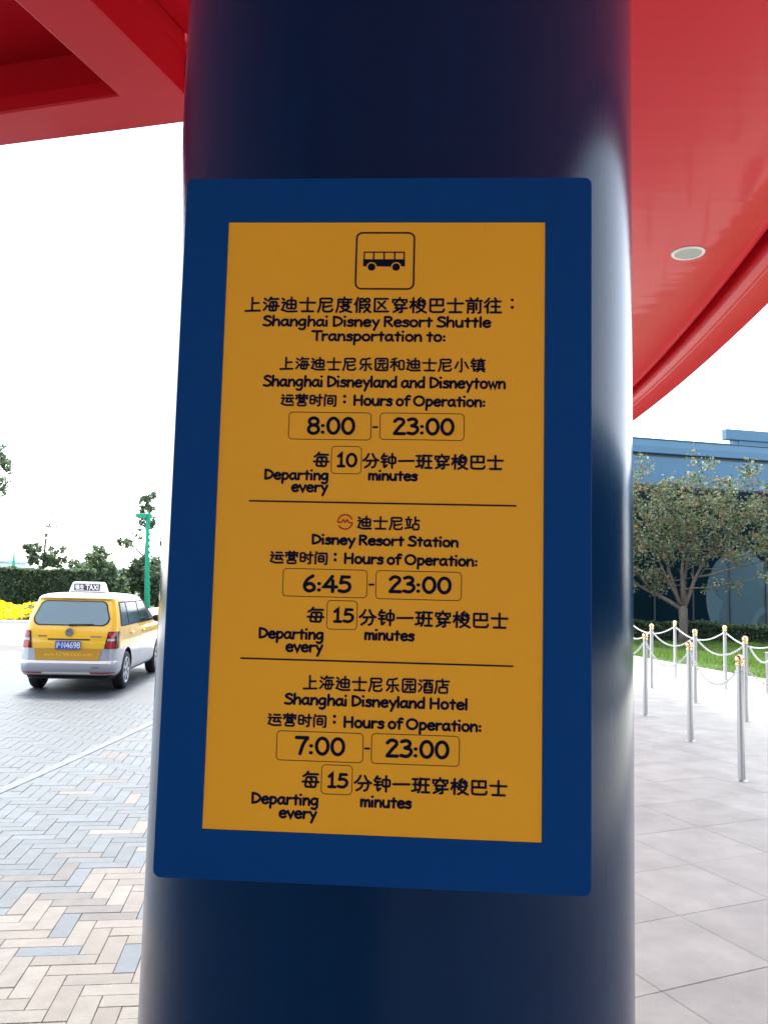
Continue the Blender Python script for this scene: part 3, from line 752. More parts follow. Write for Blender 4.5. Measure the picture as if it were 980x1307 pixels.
for i in range(len(ysr) - 1):
    for j in range(nr - 1):
        a = i * nr + j; mb.f.append((a, a + 1, a + nr + 1, a + nr)); mb.m.append(0)
CB(mb, 'canopy_rim', smooth=True)
# soffit (flat) between the rim and the arm
inner_e = []
for y in ysr:
    q = edge_pt(y) - edge_n(y) * 1.35; inner_e.append((q.x, q.y))
YE = ysr[-1]
A_dir = Vector((0.2627, 0.6961)).normalized()
Bp = Vector((-1.1823, 4.2170)); Bq = Bp - A_dir * 14
left = [(-0.35, YE), (-0.55, 10), (-0.80, 6.0), (-1.02, 4.70), (Bp.x + 0.006, Bp.y), (Bq.x + 0.006, Bq.y)]
pts = left[::-1] + [(-0.35, YE)] ; pts = [(Bq.x + 0.006, Bq.y), (Bp.x + 0.006, Bp.y), (-1.02, 4.70), (-0.80, 6.0), (-0.55, 10), (-0.35, YE)]
mb = MB()
lf = []
def left_x(y):
    P_ = pts
    for (ax, ay), (bx, by) in zip(P_, P_[1:]):
        if ay <= y <= by: return ax + (bx - ax) * (y - ay) / (by - ay)
    return P_[0][0] if y < P_[0][1] else P_[-1][0]
yy = sorted(set([round(y, 4) for y in ysr] + [4.2170, 4.70]))
def inner_x(y):
    for (ax, ay), (bx, by) in zip(inner_e, inner_e[1:]):
        if ay <= y <= by: return ax + (bx - ax) * (y - ay) / (by - ay)
    return inner_e[0][0] if y < inner_e[0][1] else inner_e[-1][0]
yy = [y for y in yy if y >= -8.4]
for a, b in zip(yy, yy[1:]):
    mb.poly([(left_x(a), a, ZS), (left_x(b), b, ZS), (inner_x(b), b, ZS), (inner_x(a), a, ZS)])
CB(mb, 'soffit')
# top skin and hidden left fascia of the high roof
mb = MB()
for a, b in zip(yy, yy[1:]):
    mb.poly([(left_x(a), a, ZS + 0.5), (inner_x(a) + 0.2, a, ZS + 0.5), (inner_x(b) + 0.2, b, ZS + 0.5), (left_x(b), b, ZS + 0.5)])
    mb.poly([(left_x(a), a, ZS + 0.5), (left_x(b), b, ZS + 0.5), (left_x(b), b, ZS), (left_x(a), a, ZS)])
CB(mb, 'roof_skin')
mb = MB(); e_ = edge_pt(YE)
mb.box((left_x(YE), yy[-1] + 0.001, ZS - 0.003), (e_.x - 0.02, yy[-1] + 0.12, ZS + 0.51))
bevel(CB(mb, 'end_fascia'), 0.02)
# left arm: transverse front beam and diagonal beam, lower than the soffit, with a stepped side
ZA = 4.50
fd = Vector((-1.2364, 0.3101)).normalized()                # along the front edge, to the left
F0 = Vector((-1.2567, 4.5150)); F0r = F0 - fd * 0.28; FL = F0 + fd * 9
C0 = Vector((-1.5513, 4.2604)); rd = (Vector((-2.3208, 4.4645)) - C0).normalized(); CL = C0 + rd * 9
dd = (Vector((-1.8093, 3.5332)) - C0).normalized(); CD = C0 + dd * 14
mb = MB()
prism(mb, [tuple(F0r), tuple(F0), tuple(FL), tuple(CL), tuple(C0), tuple(CD), tuple(Bq), tuple(Bp)], ZA, ZA + 0.105)
ar = CB(mb, 'lower_beams'); bevel(ar, 0.010, 3)
mb = MB(); o__ = Vector((A_dir.y, -A_dir.x))
prism(mb, [tuple(Bp - o__ * 0.07), tuple(Bq - o__ * 0.07), tuple(Bq + o__ * 0.0025), tuple(Bp + o__ * 0.0025)], ZA + 0.012, ZA + 0.222)
CB(mb, 'side_fascia')
mb = MB(); off = Vector((A_dir.y, -A_dir.x))
q0, q1 = Bp + off * 0.004, Bq + off * 0.004
prism(mb, [tuple(q0 - off * 0.02), tuple(q1 - off * 0.02), tuple(q1 + off * 0.025), tuple(q0 + off * 0.025)], ZA + 0.2225, ZA + 0.238)
CB(mb, 'step_moulding')
mb = MB(); prism(mb, [tuple(q0 - off * 0.05), tuple(q1 - off * 0.05), tuple(q1 - off * 0.006), tuple(q0 - off * 0.006)], ZA + 0.2385, ZS + 0.3)
CB(mb, 'upper_fascia')
mb = MB(); nb_ = Vector((fd.y, -fd.x)); nb_ = nb_ if nb_.y < 0 else -nb_
prism(mb, [tuple(F0r + nb_ * 0.06), tuple(FL + nb_ * 0.06), tuple(FL + nb_ * 0.16), tuple(F0r + nb_ * 0.16)], ZA + 0.106, ZS + 0.3)
CB(mb, 'front_fascia')
# recess panel inside the arms
mb = MB()
zz_ = [(-0.36, 0.42), (8.0, 0.42)]
rn_ = Vector((rd.y, -rd.x)); rn_ = rn_ if rn_.dot(dd) > 0 else -rn_; kd_ = 1 / rn_.dot(dd)
for (s0, z0), (s1, z1) in zip(zz_, zz_[1:]):
    P0, P1 = C0 + dd * s0 * kd_, C0 + dd * s1 * kd_
    q0_, q1_, q2_, q3_ = P0 - rd * 0.28, P0 + rd * 9, P1 + rd * 9, P1 - rd * 0.28
    mb.poly([(q0_.x, q0_.y, ZA + z0), (q1_.x, q1_.y, ZA + z0), (q2_.x, q2_.y, ZA + z1), (q3_.x, q3_.y, ZA + z1)])
o_ = CB(mb, 'recess_panel'); autosmooth(o_, 30)
mb = MB(); prism(mb, [tuple(C0 - rd * 0.1), tuple(CL), (CD.x - 6, CD.y), tuple(CD)], ZA + 0.44, ZA + 0.48)
CB(mb, 'recess_roof')
# recessed downlight in the soffit
dl = empty('downlight', (2.645 * KS, 6.84 * KS, ZS), label='round recessed downlight with pale trim ring in the red soffit', cat='ceiling light')
mb = MB(); mb.lathe([(0.118, -0.004), (0.122, -0.010), (0.140, -0.009), (0.145, 0.0)], 40); mb.build('trim_ring', M['white_paint'], dl, smooth=True)
mb = MB(); mb.lathe([(0.0005, -0.003), (0.118, -0.003)], 40); o = mb.build('lens', M['lamp_glass'], dl, smooth=True)

# unseen building front added behind the viewer to darken what column and panes mirror
hb_ = empty('reflection_backdrop', (0, -19, 0), label='dark glazed building front added unseen behind the viewer to darken reflections', cat='building')
mb = MB(); mb.box((-26, -6, 0), (24, -0.30, 6.5)); mb.build('wall', M['facade_dark'], hb_)
for k in range(25):
    x0 = -26 + 2 * k
    mb = MB(); mb.box((x0 + 0.06, -0.29, 0.3), (x0 + 1.94, -0.24, 6.0)); mb.build('glass_pane', M['glass'], hb_)
    mb = MB(); mb.box((x0 - 0.05, -0.28, 0.0), (x0 + 0.05, -0.10, 6.2)); mb.build('mullion', M['grey_metal'], hb_)

# blue wing of the building beyond the right border, mirrored by the side of the column
wg = empty('side_building', (25, 6, 0), label='blue and dark glass wing beyond the right border, mirrored in the column edge', cat='building')
mb = MB(); mb.box((0.0, -22, 0), (9, 20, 7.0)); mb.build('wall', M['facade'], wg)
mb = MB(); mb.box((-0.4, -22.2, 6.2), (-0.002, 20.2, 7.3)); mb.build('parapet', M['facade_top'], wg)
for k in range(20):
    y0 = -21.6 + 2.08 * k
    mb = MB(); mb.box((-0.06, y0, 0.3), (-0.003, y0 + 1.9, 5.9)); mb.build('glass_pane', M['glass'], wg)
hd_ = hedge('border_hedge', 'dark clipped hedge beyond the right border along the blue wing', (22.5, -16), (22.5, 16), 1.0, 1.1, 4000, 0.22, ['leaf_dark', 'leaf_mid'], [3, 1], 12)

# ================================================================== POSTS AND CHAINS
def make_post():
    r = empty('rope_post')
    mb = MB(); mb.lathe([(0.0001, 0.0), (0.062, 0.0), (0.062, 0.006), (0.036, 0.012), (0.034, 0.014)], 24); autosmooth(mb.build('base_plate', M['steel'], r), 40)
    mb = MB(); mb.lathe([(0.034, 0.012), (0.034, 1.10)], 24); mb.build('shaft', M['steel'], r, smooth=True)
    mb = MB(); mb.lathe([(0.036, 1.098), (0.038, 1.102), (0.038, 1.114), (0.033, 1.120), (0.024, 1.124)], 24); mb.build('collar', M['gold'], r, smooth=True)
    mb = MB(); mb.lathe([(0.024, 1.120)] + [(0.043 * math.sin(R(a)), 1.158 - 0.043 * math.cos(R(a))) for a in range(35, 181, 12)] + [(0.0002, 1.201)], 20); o = mb.build('ball_finial', M['gold'], r, smooth=True)
    for s in (-1, 1):
        mb = MB(); t = [(0, s * (0.034 + 0.016 - 0.016 * math.cos(R(a))), 1.060 + 0.016 * math.sin(R(a))) for a in range(0, 361, 30)]
        mb.tube(t, 0.004, 6)
        mb.build('chain_eye', M['steel'], r, smooth=True)
    return r
POSTS = {  # row: positions (x, y), near to far
 'a': [(3.507, 7.88), (3.79, 9.894), (3.885, 11.86), (4.0, 13.8)],
 'b': [(5.203, 11.51), (5.197, 13.34), (5.12, 15.26), (5.1, 17.2)],
 'c': [(6.70, 13.25), (6.533, 15.30), (6.335, 17.355), (6.0, 19.5)]}
PLAB = {('a', 0): 'the nearest and largest, at lower right', ('a', 1): 'middle one of the front row',
        ('a', 2): 'front row, closest to the blue column', ('a', 3): 'front row chain post hidden behind the column',
        ('b', 0): 'middle row, just behind the nearest post', ('b', 1): 'middle row, just right of the tree trunk',
        ('b', 2): 'middle row, closest to the blue column', ('b', 3): 'middle row post hidden behind the column',
        ('c', 0): 'back row post beyond the right border', ('c', 1): 'back row, before the pale window film ovals',
        ('c', 2): 'back row, farthest one, left of the tree trunk', ('c', 3): 'back row post hidden behind the column'}
proto = make_post(); first = True
GP = 'steel chain posts with brass balls on the slab pavement'
for rn, ps in POSTS.items():
    for i, (x, y) in enumerate(ps):
        if i == 3 or (rn, i) == ('c', 0): continue
        o = proto if first else copy_tree(proto); first = False
        o.location = (x, y, 0); nx = ps[min(i + 1, 3)]; pv_ = ps[max(i - 1, 0)]
        o.rotation_euler = (R(rnd.uniform(-0.4, 0.4)), R(rnd.uniform(-0.4, 0.4)), math.atan2(nx[1] - pv_[1], nx[0] - pv_[0]) - math.pi / 2)
        tag(o, 'brass-balled steel post, ' + PLAB[rn, i], 'post', GP)
def make_chain(A, B, sag, label):
    A, B = Vector(A), Vector(B); L = (B - A).length * (1 + 2.6 * (sag / (B - A).length) ** 2)
    nl = max(8, int(L / 0.034)); mb = MB(); pts = []
    f_ = lambda t: A.lerp(B, t) + Vector((0, 0, -4 * sag * t * (1 - t)))
    for k in range(nl):
        t = (k + 0.5) / nl; c = f_(t); d = (f_(min(1, t + 0.01)) - f_(max(0, t - 0.01))).normalized()
        s = d.cross(Vector((0, 0, 1))); s = s.normalized() if s.length > 1e-4 else Vector((1, 0, 0)); u = s.cross(d)
        w_ = (s if k % 2 else u); w_ = (s * 0.75 + u * 0.66) if k % 2 else (u * 0.75 - s * 0.66)
        lk = []
        for a in range(0, 360, 45):
            lk.append(c + d * math.cos(R(a)) * 0.0225 + w_ * math.sin(R(a)) * 0.0125)
        lk.append(lk[0]); mb.tube(lk, 0.0046, 5, caps=False)
    return mb.build('chain', M['chain'], smooth=True, label=label, cat='chain', group='pale chains hung between the posts')
names = {'a': 'front row', 'b': 'middle row', 'c': 'back row'}
spots = {('a', 0): 'between the nearest post and the one behind it', ('a', 1): 'in the low loop before the lawn beside the tree trunk', ('a', 2): 'running left behind the blue column',
         ('b', 0): 'between the two right-hand posts of that row', ('b', 1): 'in the loop crossing under the tree trunk', ('b', 2): 'running left behind the blue column',
         ('c', 0): 'leaving the right border before the hedge', ('c', 1): 'from the farthest post, across the trunk, to the right', ('c', 2): 'running left from the farthest post'}
for rn, ps in POSTS.items():
    for i in range(3):
        a, b = Vector(ps[i]), Vector(ps[i + 1]); d = (b - a).normalized() * 0.05
        make_chain((a.x + d.x, a.y + d.y, 1.06), (b.x - d.x, b.y - d.y, 1.06), 0.25 if rn == 'a' else 0.20, 'pale %s chain %s' % (names[rn], spots[rn, i]))
# short links from the front posts to the grey stand at the right border
make_chain((5.24, 11.46, 1.06), (6.93, 14.35, 0.66), 0.13, 'pale chain sloping down to the grey stand at the right border')
make_chain((3.545, 7.83, 1.06), (4.75, 6.9, 1.02), 0.30, 'pale chain hanging from the nearest post out of the right border')
st = empty('grey_stand', (7.21, 14.6, 0), label='low flat grey metal stand at the right border beside the chains', cat='stand')
mb = MB(); mb.box((-0.23, -0.05, 0.02), (0.23, 0.05, 0.75)); bevel(mb.build('panel', M['grey_metal'], st), 0.012)
mb = MB(); mb.box((-0.235, -0.055, 0.752), (0.235, 0.055, 0.765)); mb.build('top_cap', M['steel'], st)
mb = MB(); mb.box((-0.20, -0.08, 0.0), (0.24, 0.08, 0.0195)); mb.build('foot', M['grey_metal'], st)

# crape-myrtle-like street tree in front of the blue building (right)
tb = (10.62, 28.3, 0)
tr = [(0, 0, 0, 0.21), (0.0, 0, 0.3, 0.165), (0.02, 0, 0.8, 0.15), (0.0, 0, 1.25, 0.16), (0, 0, 1.36, 0.10)]
lims = [((0, 0, 1.2), (-1.9, 0.2, 2.15), 0.085, 0.03), ((0, 0, 1.2), (-0.55, 0.3, 3.9), 0.085, 0.03), ((0, 0, 1.25), (0.05, -0.2, 4.4), 0.08, 0.025),
        ((0.03, 0, 1.25), (1.15, 0.1, 3.5), 0.085, 0.03), ((0.03, 0, 1.25), (0.55, 0.4, 4.2), 0.075, 0.025), ((-0.02, 0, 1.3), (-1.1, -0.3, 3.3), 0.06, 0.02),
        ((0.6, 0.05, 2.4), (2.9, 0.2, 3.0), 0.045, 0.015), ((-0.1, 0, 1.9), (2.3, -0.4, 2.35), 0.03, 0.012), ((-1.0, 0.1, 1.8), (-2.3, -0.2, 3.6), 0.05, 0.015), ((0.9, 0.1, 3.0), (2.4, 0.3, 4.6), 0.05, 0.015)]
cl = [(-1.2, 0, 4.6, 1.1, 1.2, 1.2, 1.0), (0.0, 0, 5.0, 1.2, 1.3, 1.2, 1.1), (1.4, 0, 4.9, 1.2, 1.3, 1.1, 1.1), (2.6, 0, 4.3, 1.0, 1.1, 1.0, 1.3), (-1.5, 0, 3.1, 0.9, 1.1, 0.9, 0.9),
      (0.2, 0, 3.6, 1.3, 1.2, 0.7, 0.9), (2.4, 0, 3.3, 1.1, 1.0, 0.5, 1.2), (-1.3, 0, 6.15, 0.55, 0.6, 0.65, 0.9), (0.5, 0, 6.2, 0.8, 0.6, 0.40, 0.7), (0.42, 0, 6.95, 0.10, 0.12, 0.28, 3.0),
      (2.1, 0, 6.0, 0.8, 0.7, 0.5, 0.9), (-1.35, 0, 2.2, 0.8, 0.7, 0.5, 1.1), (1.6, 0, 2.05, 1.1, 0.5, 0.16, 1.3), (3.2, 0, 2.4, 0.7, 0.5, 0.3, 1.2), (-2.2, 0, 4.8, 0.7, 0.8, 1.5, 0.9), (3.3, 0, 5.2, 0.7, 0.8, 1.0, 0.9)]
tree('street_tree', 'spreading multi-stemmed tree with olive and orange leaves before the blue building', None, tb, tr, lims, cl, 14500, 0.12,
     ['leaf_olive', 'leaf_silver', 'leaf_dark', 'leaf_orange', 'leaf_brown'], [5.5, 3.4, 1.8, 0.22, 1.0], 11, up=0.5)
# trees on the left
tree('young_tree', 'sparse thin-topped tree rising above the left end of the clipped hedge', 'trees beyond the road', (-21.3, 50, 0),
     [(0, 0, 0, 0.13), (0.1, 0, 2.5, 0.09), (0.15, 0, 4.2, 0.05), (0.35, 0, 5.6, 0.015)],
     [((0, 0, 2.3), (-0.9, 0, 3.7), 0.05, 0.02), ((0.1, 0, 2.5), (1.25, 0.1, 3.9), 0.05, 0.02), ((0.1, 0, 3.0), (0.7, 0.2, 4.3), 0.04, 0.015), ((0.1, 0, 2.4), (-1.3, 0.1, 3.1), 0.04, 0.015)],
     [(-0.6, 0, 3.5, 0.55, 0.6, 0.55, 1.2), (0.3, 0, 2.9, 1.3, 0.8, 0.5, 1.3), (1.0, 0, 3.6, 0.55, 0.4, 0.3, 0.8), (0.35, 0, 5.0, 0.3, 0.2, 0.22, 1.2), (0.1, 0, 4.4, 0.2, 0.2, 0.3, 0.8), (0.45, 0, 5.7, 0.15, 0.15, 0.18, 1.0), (2.2, 0, 2.6, 0.8, 0.5, 0.35, 1.0)],
     2800, 0.20, ['leaf_mid', 'leaf_dark', 'leaf_olive'], [4, 1.5, 2], 21)
tree('round_tree', 'round bright green tree just right of the clipped hedge behind the taxi', 'trees beyond the road', (-16.0, 45, 0),
     [(0, 0, 0, 0.16), (0, 0, 1.2, 0.12), (0, 0, 2.6, 0.05)], [((0, 0, 1.1), (-0.9, 0, 2.4), 0.06, 0.02), ((0, 0, 1.2), (0.9, 0.1, 2.5), 0.06, 0.02)],
     [(0, 0, 1.9, 1.25, 1.1, 1.0, 1.0), (0.1, 0, 2.9, 0.75, 0.7, 0.6, 1.0), (-0.1, 0, 3.6, 0.3, 0.3, 0.4, 1.0), (-0.9, 0, 1.0, 0.9, 0.8, 0.8, 1.0), (1.1, 0, 1.2, 0.8, 0.8, 0.9, 1.0)],
     8000, 0.20, ['leaf_mid', 'leaf_light', 'leaf_dark'], [4, 3, 1.0], 22)
tree('clumped_tree', 'tall tree of separate leafy clumps behind the green lamp post', 'trees beyond the road', (-14.3, 48, 0),
     [(0, 0, 0, 0.19), (0.05, 0, 2.5, 0.14), (0.1, 0, 4.6, 0.10), (0.15, 0, 6.4, 0.04)],
     [((0.05, 0, 3.2), (-1.2, 0.1, 4.3), 0.06, 0.02), ((0.05, 0, 2.6), (1.0, 0.1, 3.4), 0.06, 0.02), ((0.1, 0, 4.4), (-0.4, 0, 6.0), 0.05, 0.02), ((0.05, 0, 2.0), (-1.6, 0, 2.6), 0.05, 0.02)],
     [(0.25, 0, 6.9, 0.32, 0.35, 0.30, 1.5), (-0.05, 0, 6.3, 0.50, 0.45, 0.50, 1.5), (0.0, 0, 5.5, 0.5, 0.45, 0.5, 1.2), (0.3, 0, 5.3, 0.35, 0.3, 0.4, 1.2), (-1.15, 0, 4.0, 0.5, 0.4, 0.33, 1.5), (-0.5, 0, 4.4, 0.22, 0.2, 0.5, 1.2),
      (0.0, 0, 2.5, 0.9, 0.9, 0.7, 1.2), (0.9, 0, 2.9, 0.5, 0.6, 0.5, 1.0), (-0.9, 0, 1.7, 1.0, 0.9, 0.9, 1.1), (0.7, 0, 1.5, 0.9, 0.9, 0.8, 1.0), (1.1, 0, 4.2, 0.3, 0.3, 0.7, 1.0)],
     8500, 0.20, ['leaf_mid', 'leaf_dark', 'leaf_olive'], [4, 1.8, 1.5], 23)
tree('tall_tree', 'tall tree at the left border, only its leaf fringe in view', 'trees beyond the road', (-20.55, 40, 0),
     [(0, 0, 0, 0.22), (0, 0, 4, 0.16), (0, 0, 8, 0.06)], [((0, 0, 4), (1.3, 0, 6.4), 0.08, 0.02), ((0, 0, 4.4), (-1.4, 0, 7), 0.08, 0.02), ((0, 0, 5), (0.9, 0, 8.2), 0.06, 0.02)],
     [(0.8, 0, 7.4, 0.75, 0.9, 1.1, 1.2), (-0.6, 0, 7.0, 1.5, 1.5, 1.5, 1.0), (0.9, 0, 6.3, 0.6, 0.7, 0.3, 1.0)], 4500, 0.20, ['leaf_mid', 'leaf_dark', 'leaf_olive'], [4, 1.5, 2], 24)
for k, (x, y, h, lab) in enumerate([(-18.9, 54, 2.6, 'low dark tree between the hedge end and the round green tree'), (-13.2, 47, 3.0, 'low leafy tree right of the green lamp post'), (-16.6, 58, 3.3, 'pale far tree between the round tree and the lamp post')]):
    tree('low_tree', lab, 'trees beyond the road', (x, y, 0), [(0, 0, 0, 0.1), (0, 0, h * 0.5, 0.07), (0, 0, h * 0.8, 0.03)], [((0, 0, h * 0.4), (0.8, 0, h * 0.8), 0.04, 0.015), ((0, 0, h * 0.4), (-0.8, 0, h * 0.75), 0.04, 0.015)],
         [(0, 0, h * 0.55, 1.3, 1.0, h * 0.4, 1.0), (0.6, 0, h * 0.35, 1.2, 1.0, h * 0.3, 1.0)], 4000, 0.20, ['leaf_mid', 'leaf_olive', 'leaf_dark'] if k != 2 else ['leaf_mid', 'leaf_light', 'leaf_olive'], [4, 2, 1.5], 30 + k)

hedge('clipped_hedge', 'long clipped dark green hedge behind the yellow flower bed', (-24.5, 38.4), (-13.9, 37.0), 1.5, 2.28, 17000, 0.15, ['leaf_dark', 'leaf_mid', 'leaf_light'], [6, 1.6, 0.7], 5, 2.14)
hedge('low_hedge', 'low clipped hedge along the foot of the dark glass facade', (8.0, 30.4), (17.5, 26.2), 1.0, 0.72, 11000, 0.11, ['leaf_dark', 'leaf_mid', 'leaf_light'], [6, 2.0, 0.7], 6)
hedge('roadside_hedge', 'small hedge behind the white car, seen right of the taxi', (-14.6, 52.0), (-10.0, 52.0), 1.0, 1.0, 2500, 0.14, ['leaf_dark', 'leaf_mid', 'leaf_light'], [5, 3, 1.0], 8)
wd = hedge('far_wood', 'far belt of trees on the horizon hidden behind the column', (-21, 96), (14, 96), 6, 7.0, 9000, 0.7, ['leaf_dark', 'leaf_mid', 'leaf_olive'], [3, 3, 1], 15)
tag(wd, kind='stuff', cat='wood')
# flower bed
fb = empty('flower_bed', (-17, 33, 0), kind='stuff', label='bed of dense yellow flowers in front of the clipped hedge', cat='flower bed')
mb = MB(); r = random.Random(9)
def bed_front(x): return 31.2 + 0.52 * (x + 15) if x > -15 else 31.2
for _ in range(15000):
    x = r.uniform(-21, -11.6); y = bed_front(x) + r.random() ** 1.4 * 4.6; t = (y - bed_front(x)) / 4.6
    z = 0.16 + 0.42 * min(1, t * 1.6) + 0.07 * math.sin(x * 3.1 + y) + r.gauss(0, 0.035)
    fl = math.sin(x * 2.3 + y * 1.7) + math.sin(x * 5.1 - y * 2.9) + r.gauss(0, 0.9) > -0.25
    leaf(mb, Vector((x + 17, y - 33, z + (0.03 if fl else -0.02))), 0.13, r, 0 if fl else 1 + (r.random() < 0.5), 1.0, 0.9)
mb.build('flowers', [M['petal'], M['leaf_light'], M['leaf_mid']], fb, kind='stuff')
mb = MB(); xs = [-21 + 0.5 * k for k in range(20)]
for a, b in zip(xs, xs[1:]): mb.poly([(a + 17, bed_front(a) - 33, 0.02), (b + 17, bed_front(b) - 33, 0.02), (b + 17, 5, 0.35), (a + 17, 5, 0.35)])
for a, b in zip(xs, xs[1:]): mb.poly([(a + 17, bed_front(a) - 33, -0.02), (b + 17, bed_front(b) - 33, -0.02), (b + 17, bed_front(b) - 33, 0.02), (a + 17, bed_front(a) - 33, 0.02)])
mb.build('soil', M['soil'], fb)
kb = MB()
for a, b in zip(xs, xs[1:]):
    f0, f1 = bed_front(a), bed_front(b)
    kb.add([(a, f0 - 0.30, -0.018), (b, f1 - 0.30, -0.018), (b, f1 - 0.02, -0.018), (a, f0 - 0.02, -0.018), (a, f0 - 0.30, 0.12), (b, f1 - 0.30, 0.12), (b, f1 - 0.02, 0.12), (a, f0 - 0.02, 0.12)],
           [(4, 5, 6, 7), (0, 1, 5, 4), (2, 3, 7, 6)])
kb.build('kerb', M['concrete'], kind='structure')
g = MB(); g.poly([(-60, 35.5, 0.0), (-9, 35.5, 0.0), (-6, 160, 0.0), (-160, 160, 0.0)]); g.build('verge', M['soil'], kind='structure')
# lawn
mb = MB(); lp = [(grass_x(15) + 0.06, 15), (19, 15), (19, 27), (8.4, 31.2), (grass_x(31) + 0.06, 31)]
mb.poly([(x, y, 0.0) for x, y in lp]); lawn = mb.build('lawn', M['soil'], kind='structure')
mb = MB(); r = random.Random(4)
for _ in range(52000):
    y = 15.5 + r.random() * 15; x = grass_x(y) + 0.05 + r.random() ** 0.8 * 7
    if y > 30.4 - (x - 8) * 0.44 - 0.0: continue
    if (x / y > 0.60) or x / y < 0.26: continue
    h = r.uniform(0.09, 0.20) * (0.8 + 0.5 * math.sin(x * 1.7 + y * 1.1)); a = r.uniform(0, 6.28); w_ = 0.012; lx, ly = r.gauss(0, 0.05), r.gauss(0, 0.05)
    mb.poly([(x - math.cos(a) * w_, y - math.sin(a) * w_, 0), (x + math.cos(a) * w_, y + math.sin(a) * w_, 0), (x + lx, y + ly, max(0.04, h))])
mb.build('grass', M['grass'], kind='stuff', label='bright green grass on the lawn between slabs and low hedge', cat='grass')

# ================================================================== BLUE BUILDING
FD = math.atan2(1.25, 5.4)          # the facade recedes slightly to the right
bl = empty('blue_building', (10.16, 32.0, 0), FD, label='blue metal and dark glass building behind the street tree', cat='building')
def bb(name, m, lo, hi, bev=0):
    mb = MB(); mb.box(lo, hi); o = mb.build(name, M[m], bl)
    if bev: bevel(o, bev)
    return o
bb('wall', 'facade', (-8, 0.25, 0), (22, 12, 6.7))
bb('upper_band', 'facade', (-8, -0.15, 7.46), (22, 0.4, 7.75), 0.02)
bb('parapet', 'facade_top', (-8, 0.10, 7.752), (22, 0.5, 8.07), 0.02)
bb('parapet_cap', 'facade', (-8, 0.05, 8.072), (22, 0.55, 8.11))
bb('shadow_gap', 'facade_dark', (-8, 0.05, 7.36), (22, 0.4, 7.458))
bb('frieze', 'facade', (-8, 0.0, 6.15), (22, 0.24, 7.358), 0.02)
bb('roof_deck', 'facade_dark', (-8, 0.56, 7.4), (22, 12, 7.46))
rb = bb('roof_block', 'facade', (4.60, 0.52, 8.40), (12, 0.85, 8.86), 0.02)
bb('roof_block_base', 'facade', (5.25, 0.60, 7.462), (12, 0.84, 8.398))
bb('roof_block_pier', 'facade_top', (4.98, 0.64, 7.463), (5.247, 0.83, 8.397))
# curtain wall: panes, mullions, transoms
xm = [-6.0, -4.3, -2.6, -0.9, 0.85, 2.6, 4.33, 6.05, 7.8, 9.5, 11.2, 12.9]
zr = [0.25, 3.62, 6.12]
for a, b in zip(xm, xm[1:]):
    for c, d in zip(zr, zr[1:]):
        bb('glass_pane', 'glass', (a + 0.03, 0.12, c + 0.03), (b - 0.03, 0.15, d - 0.03))
for a in xm: bb('mullion', 'facade_dark', (a - 0.028, 0.05, 0.25), (a + 0.028, 0.20, 6.148))
for c in zr: 
    for a, b in zip(xm, xm[1:]): bb('transom', 'facade_dark', (a + 0.030, 0.07, c - 0.025), (b - 0.030, 0.19, c + 0.025))
bb('plinth', 'facade_dark', (-8, 0.02, 0), (22, 0.24, 0.223))
# pale round film graphics behind the glass line (plain ovals)
def film(name, cx, cz, rx, rz, y, m, x0=-99, x1=99, n=72):
    mb = MB(); pts = []
    for k in range(n):
        a = 2 * math.pi * k / n; x = cx + rx * math.cos(a); z = cz + rz * math.sin(a)
        pts.append((x, max(0.29, z)))
    pts = [(min(max(x, x0), x1), z) for x, z in pts]
    mb.poly([(x, y, z) for x, z in pts]); mb.v += [(x, y + 0.004, z) for x, z in pts]; k = len(pts)
    for i in range(k): mb.f.append((i, k + i, k + (i + 1) % k, (i + 1) % k)); mb.m.append(0)
    o = mb.build(name, M[m], bl); recalc(o)
film('window_film', 4.85, 1.65, 1.62, 2.02, 0.112, 'film')
film('window_film', 5.25, 0.55, 1.45, 1.75, 0.106, 'film_mid')
film('window_film', 4.62, 2.45, 1.18, 1.05, 0.100, 'film_mid')
film('window_film', 6.05, 0.35, 0.78, 0.98, 0.094, 'film')
film('window_film', 6.13, 0.30, 0.62, 0.78, 0.088, 'film_dark')
# cyan reflections are left to the glass itself

# ================================================================== LAMP POSTS
lp_ = empty('lamp_post', (-11.9, 40, 0), label='bright green lamp post with flat lamp head, behind the taxi', cat='lamp post')
mb = MB(); mb.tube([(0.25, 0, 0), (0.22, 0, 0.6), (0.1, 0, 3.0), (0.02, 0, 5.1)], [0.15, 0.14, 0.10, 0.085], 10); mb.build('pole', M['green_paint'], lp_, smooth=True)
mb = MB()
for k in range(14):
    z = 0.9 + k * 0.31; x = 0.22 - (z - 0.6) * 0.045 + 0.11
    mb.add([(x - 0.05, -0.02, z), (x + 0.06, -0.02, z + 0.10), (x - 0.04, -0.02, z + 0.22), (x - 0.05, 0.02, z), (x + 0.06, 0.02, z + 0.10), (x - 0.04, 0.02, z + 0.22)], [(0, 1, 2), (5, 4, 3), (0, 3, 4, 1), (1, 4, 5, 2)])
mb.build('leaf_trim', M['green_paint'], lp_)
mb = MB(); mb.box((-0.54, -0.15, 4.93), (0.0, 0.15, 5.14)); bevel(mb.build('lamp_head', M['green_paint'], lp_), 0.03)
mb = MB(); mb.box((-0.48, -0.10, 4.912), (-0.06, 0.10, 4.928)); mb.build('lamp_glass', M['lamp_glass'], lp_)
mb = MB(); mb.box((0.0, -0.05, 4.75), (0.16, 0.05, 5.16)); bevel(mb.build('bracket', M['green_paint'], lp_), 0.02)
sl = empty('street_lamp', (-32.3, 70, 0), label='tiny far street lamp with teal cone base above the hedge at left', cat='street lamp')
mb = MB(); mb.tube([(0, 0, 2.0), (0, 0, 5.0)], [0.06, 0.045], 8); mb.build('pole', M['grey_metal'], sl)
